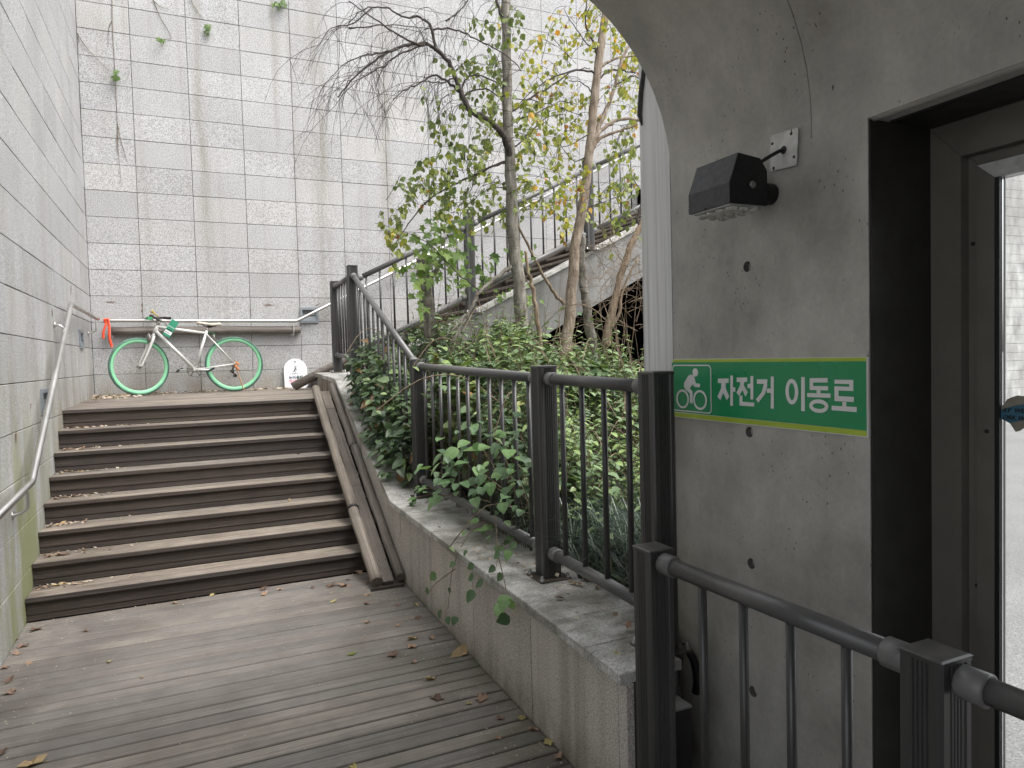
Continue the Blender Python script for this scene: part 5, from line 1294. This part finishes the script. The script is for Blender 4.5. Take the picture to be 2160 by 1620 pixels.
limb(t4, 'branch', px([(900, 600), (915, 578), (926, 556), (932, 540)], 6.3), .026, .016, 'bark_birch', 8, .003)
vl = Leaves('maple'); vt = MB()
for (u, v, ru, rv_, n) in ((935, 470, 30, 30, 40), (925, 520, 45, 40, 90), (900, 560, 40, 30, 60), (955, 545, 30, 30, 40), (965, 590, 25, 25, 24), (885, 650, 12, 18, 14), (880, 600, 18, 20, 16), (1010, 585, 30, 25, 26), (1050, 545, 25, 20, 16), (1100, 540, 20, 15, 10), (985, 470, 20, 60, 14), (1120, 640, 20, 30, 10), (1060, 620, 30, 15, 12)):
    for k in range(int(n * .68)):
        p = aty(u + random.gauss(0, ru * .72), v + random.gauss(0, rv_ * .6), 6.1 + random.gauss(0, .15))
        vl.add(p, Vector((random.gauss(0, .7), random.gauss(-.3, .4), -random.uniform(.3, 1))), Vector((random.gauss(0, .5), -1, random.uniform(.2, .9))), random.uniform(.05, .095), random.uniform(0, .9), 1.0)
        if k % 5 == 0: twig(p, .25, .002, rv(), .6, 4, vt, False)
tag(part('vine_stem', vt, 'bark_brown', t4), kind='stuff')
vl.build(t4, 'leaf_vine', 200)
t5 = thing('sapling', 'thin upright brown sapling beside the grey birch trunk', 'tree')
limb(t5, 'trunk', px([(1145, 790), (1140, 740), (1134, 680), (1126, 620), (1115, 575), (1108, 530)], 5.5), .026, .012, 'bark_brown', 9, .005)
limb(t5, 'branch', px([(1130, 650), (1122, 610), (1110, 590)], 5.5), .008, .004, 'bark_brown', 6)
t6 = thing('pale_trunk', 'mottled pale trunk behind the tan birch before the concrete stair side', 'tree')
limb(t6, 'trunk', px([(1252, 760), (1245, 700), (1236, 640), (1230, 590), (1226, 545), (1228, 500)], 6.8), .058, .040, 'bark_birch', 12, .006)

# --- undergrowth: three hundred of the nearest leaves are single, the mass behind is stuff
def ztop(x, y):
    return -.42 * min(1, max(0, (x / y - .44) / .22)) + 0.62 + min(1.0, max(0, (y - 2.6) / 2.6)) * 0.86 + max(0, y - 5.2) * .13 + .26 * math.exp(-((y - 5.0) / 1.1) ** 2) * (1 if x > 1.9 else .5) + .13 * math.sin(3 * x + 2 * y) + .09 * math.sin(7 * x - 3 * y)
ug = thing('undergrowth', 'dense dark green leafy undergrowth filling the bed behind the fence', 'shrub')
gl_ = Leaves('ovate'); gs = MB()
cnt = 0
while cnt < 16000:
    y = 2.75 + (7.35 - 2.75) * random.random() ** .9; xm = max(2.3, 0.80 * y + .15); x = random.uniform(1.70, xm)
    if x > .74 * y + .35 and random.random() < .8: continue
    zt = ztop(x, y)
    if y > 5.4: zt += .06
    if x < 1.95 and y > 5.4: zt = min(zt, zc(min(y, 7.2)) + .55)
    zz = zt - abs(random.gauss(0, .26)) if random.random() < .72 else random.uniform(zsoil(x, y) + .05, zt)
    if zz < zsoil(x, y): continue
    if y < 4.1 and x < 2.9 and zz < .66 + .26 * (y - 2.6) / 1.5 and random.random() < .9: continue
    a = random.uniform(0, 2 * math.pi)
    d = Vector((math.cos(a), math.sin(a) - .3, random.uniform(-.45, .12))); nrm = Vector((random.gauss(0, .28), random.gauss(-.12, .28), 1))
    t_ = min(.9, max(0, random.gauss(.44, .26)))
    fld = math.sin(2.6 * x + 1.1) * math.sin(2.1 * y + .7 * x) + .35 * math.sin(5.3 * x - 4.1 * y)
    if fld < -.45 and random.random() < .55: continue
    if random.random() < .015: t_ = 1.0
    if fld > .3: gl_.add((x, y, zz), d, nrm, random.uniform(.065, .125), min(.92, t_ + .16), random.uniform(.85, 1.1))
    else: gl_.add((x, y, zz), d, nrm, random.uniform(.036, .085), max(0, t_ - .05), random.uniform(.5, .85))
    cnt += 1
    if cnt % 9 == 0: gs.tube([(x + random.gauss(0, .05), y + random.gauss(0, .05), max(zsoil(x, y), zz - random.uniform(.2, .5))), (x + random.gauss(0, .03), y, zz - .1), (x, y, zz)], [.0035, .0028, .0016], 4, False)
for k in range(620):
    y = random.uniform(3.0, 7.2); x = random.uniform(1.85, max(2.4, .74 * y + .25)); z0 = ztop(x, y) - .1
    if x < 2.0 and y > 5.2: continue
    L0 = random.uniform(.12, .36) + (.22 if random.random() < .25 else 0); lean = Vector((random.gauss(0, .25), random.gauss(-.1, .25), 1)).normalized()
    pts = [Vector((x, y, z0)) + lean * L0 * q for q in (0, .4, .75, 1)]; gs.tube(pts, [.0035, .0028, .002, .0012], 4, False)
    tt = random.uniform(.45, .92)
    for q in range(7):
        p = pts[0].lerp(pts[-1], .25 + .75 * q / 6); a = q * 2.4; gl_.add(p, Vector((math.cos(a), math.sin(a), random.uniform(-.35, .15))), Vector((0, -.1, 1)) + rv(.15), random.uniform(.05, .10) * (1 - .05 * q), min(.9, tt + random.gauss(0, .1)), random.uniform(.6, .9))
for k in range(70):
    y = random.uniform(3.2, 7.0); x = random.uniform(1.9, .70 * y + .3); p = Vector((x, y, ztop(x, y) - .25)); a = random.uniform(0, 6.28); L0 = random.uniform(.5, 1.1)
    pts = [p + Vector((math.cos(a) * L0 * q, math.sin(a) * L0 * q, (.42 * math.sin(2.6 * q)) + random.gauss(0, .02))) for q in (0, .25, .5, .75, 1)]
    gs.tube(smoothline(pts, 3), .0032, 4, False)
    for q in range(9):
        pp = pts[0].lerp(pts[2], q / 4) if q < 5 else pts[2].lerp(pts[4], (q - 4) / 4)
        b = q * 2.2; gl_.add(pp, Vector((math.cos(b), math.sin(b), -.3)), Vector((0, -.1, 1)) + rv(.2), random.uniform(.045, .085), random.uniform(.4, .9), random.uniform(.6, .9))
for k in range(46):
    y = random.uniform(4.6, 7.0); x = random.uniform(2.1, .66 * y + .4); p = Vector((x, y, zsoil(x, y))); L0 = random.uniform(.9, 1.7); d = Vector((random.gauss(0, .22), random.gauss(0, .2), 1)).normalized(); pts = [p]
    for q in range(5): d = (d + rv(.07)).normalized(); pts.append(pts[-1] + d * L0 / 5)
    gs.tube(pts, lerp_r(.006, .0016, 6), 4, False)
tag(part('stem', gs, 'bark_brown', ug), kind='stuff')
gl_.build(ug, 'leaf_ground', 300)

# bushy plant spilling out over the sloping capstones
ob = thing('overhanging_shrub', 'dark leafy shrub spilling through the fence over the sloping capstones', 'shrub')
ol = Leaves('ovate'); os_ = MB()
for k in range(1150):
    y = random.uniform(5.32, 6.85); x = 1.45 + abs(random.gauss(0, .22)) - (.06 if y > 5.6 else 0); 
    hgt = .62 - .12 * abs(y - 6.2) 
    z = zc(y) + .03 + random.random() ** .8 * hgt * (1.0 if x > 1.5 else .75)
    a = random.uniform(0, 6.28); ol.add((x, y, z), Vector((math.cos(a) - .4, math.sin(a) - .3, random.uniform(-1.5, .0) if z < zc(y) + .4 else random.uniform(-.4, .2))), Vector((random.gauss(-.3, .45), random.gauss(-.3, .4), 1)), random.uniform(.04, .115), (1.0 if random.random() < .05 else min(.88, max(0, random.gauss(.28, .2) + (.25 if z > zc(y) + .45 else 0)))), random.uniform(.5, .9))
    if k % 12 == 0: os_.tube([(1.78, y + random.gauss(0, .1), zc(y) - .05), (x + .1, y, (zc(y) + z) / 2), (x, y, z)], [.005, .003, .0015], 4, False)
for k in range(60):
    y = random.uniform(5.45, 6.1); x = random.uniform(1.36, 1.52); z = zc(y) + random.uniform(.03, .22)
    ol.add((x, y, z), Vector((-.8, random.gauss(-.3, .5), random.uniform(-.6, .2))), Vector((-.2, -.2, 1)), random.uniform(.05, .09), random.uniform(.25, .6), 1.0)
tag(part('stem', os_, 'bark_brown', ob), kind='stuff'); ol.build(ob, 'leaf_ground', 220)
dl = thing('dead_leaf_clump', 'withered brown leaves caught in the shrub above the capstones', 'plant')
dlv = Leaves('ovate')
for k in range(70):
    p = atx(775 + random.gauss(0, 14), 850 + random.gauss(0, 28), 1.47 + random.gauss(0, .04)); dlv.add(p, Vector((random.gauss(0, .4), random.gauss(0, .4), -1)), rv(), random.uniform(.035, .07), random.uniform(0, .3), .6)
dlv.build(dl, 'leaf_dry', 70)

# broad-leaved plant pushing out between the balusters in front of the long bay
bp = thing('broadleaf_plant', 'broad bright-leaved plant pushing out through the fence balusters', 'plant')
bl_ = Leaves('ovate'); bs = MB()
spots = [(965, 945, .115, .72), (1040, 915, .10, .5), (1095, 915, .085, .5), (1020, 950, .11, .85), (1075, 948, .09, .9), (930, 975, .10, .55), (985, 975, .09, .5), (900, 990, .09, .6), (1010, 985, .085, .8), (1060, 985, .08, .5), (945, 1010, .09, .5),
         (1085, 990, .08, .85), (980, 1015, .09, .35), (1035, 1015, .08, .4), (900, 1030, .08, .6), (1075, 1025, .08, .35), (930, 1045, .08, .5), (1000, 1050, .075, .4), (880, 1050, .07, .7), (1060, 1060, .075, .5), (1100, 1005, .07, .3), (960, 960, .08, .3), (1020, 1000, .07, .25), (990, 930, .08, .3), (1100, 960, .07, .3),
         (885, 1070, .06, .6), (870, 1100, .055, .75), (915, 1060, .06, .5), (1010, 1075, .06, .4), (1040, 1110, .075, .6), (1010, 1100, .06, .7), (1055, 1150, .06, .6), (1085, 1130, .05, .4), (1070, 1045, .07, .3), (955, 985, .07, .25), (1110, 1040, .06, .3), (1100, 1075, .06, .3), (1050, 940, .07, .35), (1000, 900, .06, .3)]
root = Vector((1.72, 3.55, .5))
for u, v, sz, t_ in spots:
    xx = random.uniform(1.50, 1.62) if u > 930 else random.uniform(1.44, 1.52)
    p = atx(u, v, xx)
    for rep in range(4):
        q = p + (rv(.055) if rep else Vector((0, 0, 0)))
        d = Vector((-.5 + random.gauss(0, .35), -.5 + random.gauss(0, .4), -.25 + random.gauss(0, .2)))
        bl_.add(q, d, Vector((random.gauss(-.15, .15), random.gauss(-.15, .2), 1)), sz * (1.22 if not rep else random.uniform(.6, .95)), min(.9, t_ + (.22 if not rep else random.uniform(-.2, .2))), random.uniform(.8, 1.0))
    bs.tube(smoothline([(1.72, q.y + random.gauss(.1, .05), zc(q.y)), (1.68, q.y + .06, (zc(q.y) + p.z) / 2 + .05), p], 4), .0028, 4, False)
tag(part('stem', bs, 'bark_brown', bp), kind='stuff'); bl_.build(bp, 'leaf_broad', 200)
# trailing shoot hanging down the face of the low wall
vs_ = thing('trailing_vine', 'thin green vine shoot trailing down the low granite wall face', 'plant')
tl_ = Leaves('ovate'); tm = MB()
shoots = [[(1040, 1105, 1.60), (1000, 1115, 1.50), (975, 1150, 1.40), (955, 1200, 1.33), (948, 1250, 1.32), (945, 1285, 1.32)], [(1045, 1090, 1.52), (1048, 1130, 1.45), (1050, 1170, 1.38), (1045, 1205, 1.34)], [(1050, 1170, 1.40), (1065, 1230, 1.33), (1070, 1270, 1.30)], [(960, 1200, 1.33), (920, 1230, 1.30), (905, 1250, 1.30)]]
for s_ in shoots:
    pp = smoothline([atx(u, v, x_) for u, v, x_ in s_], 4); tm.tube(pp, lerp_r(.003, .0013, len(pp)), 5, False)
for u, v, x_, sz, t_ in ((920, 1210, 1.30, .07, .7), (905, 1245, 1.30, .055, .35), (960, 1185, 1.33, .045, .3), (945, 1300, 1.31, .05, .25), (930, 1285, 1.3, .06, .3), (962, 1300, 1.3, .055, .2), (1000, 1215, 1.33, .06, .5), (1000, 1245, 1.31, .075, .3), (1020, 1225, 1.32, .06, .3), (1070, 1255, 1.29, .085, .9), (1060, 1270, 1.29, .085, .85), (1085, 1270, 1.30, .06, .8), (1050, 1275, 1.29, .06, .85), (1075, 1300, 1.29, .075, .2), (1045, 1195, 1.35, .05, .4), (1055, 1165, 1.38, .055, .5), (1075, 1160, 1.4, .06, .8), (1090, 1145, 1.42, .05, .5), (1035, 1140, 1.42, .05, .6), (985, 1160, 1.36, .04, .3), (1060, 1210, 1.34, .05, .35), (1000, 1190, 1.33, .05, .5), (950, 1240, 1.31, .04, .3)):
    tl_.add(atx(u, v, x_), Vector((-.35 + random.gauss(0, .3), random.gauss(0, .5), -.6)), Vector((-.7, -.5, .6)) + rv(.2), sz, t_, 1.0)
tag(part('stem', tm, 'bark_brown', vs_), kind='stuff'); tl_.build(vs_, 'leaf_broad', 60)

# lily-turf tufts inside the near bay and at the long bay's far post
def tuft_mesh(name, spots_, parent=None):
    V = []; F = []; T = []
    for (x, y, z, hgt, nb) in spots_:
        for b in range(nb):
            a = random.uniform(0, 6.283); L0 = hgt * random.uniform(.7, 1.15); w = random.uniform(.0028, .0048); bend_ = random.uniform(.5, 1.15)
            o = len(V); t_ = random.random() ** 2
            for i in range(5):
                t = i / 4; rr = L0 * (.10 * t + .75 * bend_ * t * t); zz = L0 * (t * 1.0 - .55 * bend_ * t * t * t)
                cx_, cy_ = x + math.cos(a) * rr, y + math.sin(a) * rr; ww = w * (1 - t * .85)
                V.append((cx_ - math.sin(a) * ww, cy_ + math.cos(a) * ww, z + zz)); V.append((cx_ + math.sin(a) * ww, cy_ - math.cos(a) * ww, z + zz)); T += [t_, t_]
            for i in range(4): F.append((o + 2 * i, o + 2 * i + 1, o + 2 * i + 3, o + 2 * i + 2))
    me = bpy.data.meshes.new(name); me.from_pydata(V, [], F); at_ = me.attributes.new('tint', 'FLOAT', 'POINT'); at_.data.foreach_set('value', T); me.materials.append(M['grass'])
    return link(name, me, parent)
sp_ = [(random.uniform(1.72, 2.75), random.uniform(2.55, 4.4), 0, random.uniform(.32, .56), 26) for _ in range(230)]
sp_ = [(x, y, zsoil(max(x, 1.8), y) - .02, h, n) for x, y, _, h, n in sp_]
tag(tuft_mesh('lilyturf_grass', sp_), 'dark narrow-bladed lilyturf grass behind the near fence balusters', kind='stuff')
sp_ = [(1.58 + random.gauss(0, .05), y, zc(y) + .01, random.uniform(.2, .34), 18) for y in (5.36, 5.45, 5.55, 5.66, 5.42)]
tf = tuft_mesh('grass_tuft', sp_); tag(tf, 'greyish grass tuft at the foot of the far fence post on the cap', 'grass', kind='stuff')

# ------------------------------------------------------------------ creepers on the tall walls
def creeper(label, stems, tufts, y=9.512):
    t = thing('wall_creeper', label, 'vine', group='dry creeper stems on the granite wall')
    mb = MB()
    for s_ in stems:
        p = smoothline([aty(u, v, y - .006) for u, v in s_], 4); mb.tube(p, lerp_r(.0045, .0018, len(p)), 4, False)
    part('stem', mb, 'bark_brown', t)
    lv = Leaves('maple')
    for u, v, r_, n in tufts:
        for k in range(n):
            lv.add(aty(u + random.gauss(0, r_), v + random.gauss(0, r_), y - random.uniform(.01, .07)), Vector((random.gauss(0, .6), -.3, -.8)), Vector((0, -1, .4)) + rv(.3), random.uniform(.04, .07), random.uniform(0, .3), 1.0)
    if lv.items: lv.build(t, 'leaf_vine', 40)
creeper('dry creeper stem slanting across the granite from the corner to a leaf tuft', [[(160, 66), (175, 90), (200, 120), (234, 152)], [(165, 72), (166, 90)]], [(243, 158, 5, 12)])
creeper('long hanging bare creeper stem with split lower ends near the wall corner', [[(236, -20), (237, 50), (242, 150), (246, 230), (250, 320), (255, 385)], [(248, 262), (256, 300), (268, 340)], [(237, 44), (229, 60), (228, 100)], [(248, 262), (247, 310), (250, 325)]], [])
creeper('dry creeper stem with a tiny leaf tuft midway along the upper wall', [[(320, -10), (335, 30), (352, 60), (361, 80), (345, 82)], [(322, 0), (340, 15), (355, 17)]], [(342, 83, 3, 5)])
creeper('thin creeper stem ending in a green leaf tuft right of the others', [[(400, -5), (415, 22), (434, 48)]], [(439, 58, 5, 11)])
creeper('green creeper leaf tuft at the very top of the tall wall', [[(586, -25), (588, 0)]], [(589, 10, 6, 13)])

# ------------------------------------------------------------------ fallen leaves and litter
def dry_leaf_mesh(seed, tint):
    r0 = random.Random(seed); mb = MB(); N_ = 9; vs = [(0, 0, .006)]
    for k in range(N_):
        a = 2 * math.pi * k / N_; rr = (.5 + (.18 if k % 2 else -.10)) * r0.uniform(.8, 1.15); vs.append((rr * math.cos(a), .72 * rr * math.sin(a), r0.uniform(.02, .30) * (1 if k % 3 else .2)))
    mb.add(vs, [(0, 1 + k, 1 + (k + 1) % N_) for k in range(N_)], False, tint); mb.tube([(.45, 0, .03), (.8, .06, .05)], .018, 4, True, True, tint)
    return mb.mesh('dry_leaf', 'leaf_dry', True)
DL = [dry_leaf_mesh(s_, t_) for s_, t_ in ((1, .15), (2, .35), (3, .55), (4, .65), (5, .75))]
YL = [dry_leaf_mesh(s_, t_) for s_, t_ in ((6, .84), (7, .86))]; GL = [dry_leaf_mesh(8, 1.0)]
def fallen(p, size, me, label, group, n=None):
    o = link('dry_leaf', me, None, Vector(p) + Vector((0, 0, .003)), (random.gauss(0, .12), random.gauss(0, .12), random.uniform(0, 6.28))); o.scale = (size * .82,) * 3
    tag(o, label, 'leaf', group)
deck_l = [(447, 1256, .05, 'y'), (370, 1273, .06, 'b'), (182, 1332, .05, 'b'), (115, 1160 + 122, .045, 'b'), (75, 1329, .09, 'b'), (48, 1365, .07, 'b'), (35, 1380, .06, 'b'), (20, 1436, .07, 'b'), (22, 1462, .07, 'b'), (70, 1613, .10, 'o'), (3, 1590, .07, 'b'), (230, 1397, .045, 'y'), (774, 1256, .055, 'b'),
          (725, 1236, .11, 'b'), (757, 1209, .11, 'b'), (773, 1228, .06, 'b'), (733, 1223, .05, 'b'), (697, 1237, .10, 'b'), (660, 1240, .05, 'b'), (556, 1243, .08, 'b'), (557, 1254, .07, 'b'), (590, 1244, .05, 'b'), (840, 1278, .05, 'b'), (877, 1276, .06, 'y'), (704, 1270, .055, 'y'), (773, 1274, .05, 'b'),
          (774, 1313, .06, 'b'), (840, 1320, .06, 'b'), (881, 1305, .06, 'b'), (870, 1348, .07, 'o'), (912, 1347, .06, 'b'), (972, 1380, .13, 'o'), (743, 1381, .06, 'g'), (828, 1382, .09, 'b'), (875, 1398, .05, 'b'), (908, 1433, .07, 'o'), (922, 1475, .08, 'b'), (1015, 1475, .09, 'b'), (990, 1485, .04, 'y'),
          (1055, 1517, .05, 'b'), (1100, 1517, .055, 'y'), (1158, 1569, .075, 'y'), (1125, 1540, .06, 'b'), (1178, 1597, .06, 'b'), (1050, 1558, .04, 'b'), (870, 1365, .08, 'b'), (746, 1620, .05, 'y'), (300, 1430, .03, 'b'), (30, 1350, .06, 'b'), (60, 1400, .05, 'b'), (10, 1410, .05, 'b')]
def where(p):
    if p.y > 4.75 and p.x > .55: return 'by the foot of the log ramp'
    if p.y > 4.75: return 'below the bottom step of the stair'
    if p.x < -.62: return 'along the foot of the side granite wall'
    if p.x > .98 + .02 * p.y: return 'against the foot of the low granite wall'
    return 'out in the open middle of the deck' if p.y > 3.2 else 'on the deck boards nearest the viewer'
nm = {'b': 'curled brown dry leaf ', 'o': 'large orange-tan fallen leaf ', 'y': 'small yellow fallen leaf ', 'g': 'single green leaf standing on edge '}
for u, v, s_, c in deck_l:
    p = atdeck(u, v); me = {'b': random.choice(DL[:4]), 'o': DL[4], 'y': random.choice(YL), 'g': GL[0]}[c]
    fallen(p, s_, me, nm[c] + where(p), 'fallen leaves on the lower deck')
for u, v, s_ in ((1210, 1232, .06), (1240, 1225, .07), (1225, 1235, .05), (1260, 1240, .05), (1180, 1263, .05), (1090, 1190, .05), (1325, 1322, .06), (1300, 1380, .04)):
    p = atz(u, v, zc(3) + .003); fallen(p, s_, random.choice(DL + YL), 'dry fallen leaf lying on the flat granite capstones', 'dry leaves on the capstones')
ORD = ('bottom', 'second', 'third', 'fourth', 'fifth', 'sixth', 'seventh')
for k in range(7):
    for q in range(random.randint(3, 6)):
        x = -0.96 + abs(random.gauss(0, .13)); y = Y0 + TR * k + random.uniform(.14, .25); fallen((x, y, RI * (k + 1)), random.uniform(.03, .075), random.choice(DL), 'curled brown leaf at the wall end of the %s tread%s' % (ORD[k], '' if k == 0 else ' from the bottom'), 'brown leaves at the wall end of the treads')
for k in range(3):
    x = random.uniform(.6, 1.05); n_ = 6 - 2 * k; fallen((x, Y0 + TR * n_ + .2, RI * (n_ + 1)), .05, random.choice(DL), 'pale dry leaf near the ramp end of the %s tread from the bottom' % ORD[n_], 'dry leaves at the ramp end of the treads')
lit = MB()
def bit(p, s_):
    a = random.uniform(0, 6.28); e = Vector((math.cos(a), math.sin(a), 0)) * s_; f = Vector((-math.sin(a), math.cos(a), 0)) * s_ * random.uniform(.3, .8)
    p = Vector(p); lit.add([p - e, p + f, p + e + Vector((0, 0, s_ * .5)), p - f + Vector((0, 0, s_ * .4))], [(0, 1, 2), (0, 2, 3)], False, random.uniform(.1, .8))
for k in range(1700):
    r_ = random.random()
    if r_ < .45: x, y = 1.34 - abs(random.gauss(0, .22)), random.uniform(1.9, 5.2)
    elif r_ < .6: x, y = -.99 + abs(random.gauss(0, .15)), random.uniform(2.5, 5.3)
    elif r_ < .85: x, y = random.uniform(-.95, 1.3), 5.33 - abs(random.gauss(0, .22))
    else: x, y = random.uniform(-.9, 1.3), random.uniform(1.8, 5.2)
    if x > 1.35 or y > 5.32: continue
    bit((x, y, zdeck(y) + .002), random.uniform(.0022, .0062))
for k in range(600):
    if random.random() < .6: x, y = -.98 + abs(random.gauss(0, .25)), 9.4 - abs(random.gauss(0, .3))
    else: x, y = random.uniform(-.95, 1.2), 9.42 - abs(random.gauss(0, .07))
    bit((x, y, 1.25 + .011 * (y - 7.16) + .008), random.uniform(.01, .035))
for k in range(260):
    kk = random.randint(0, 6); bit((-.97 + abs(random.gauss(0, .25)), Y0 + TR * kk + random.uniform(.13, .26), RI * (kk + 1) + .003), random.uniform(.006, .02))
for k in range(160): bit((random.uniform(1.4, 1.78), random.uniform(2.3, 5.2), zc(3.6) + .012), random.uniform(.006, .02))
tag(part('leaf_litter', lit, 'litter', None, tint=True), 'fine dry leaf litter scattered over deck, treads and landing', kind='stuff')
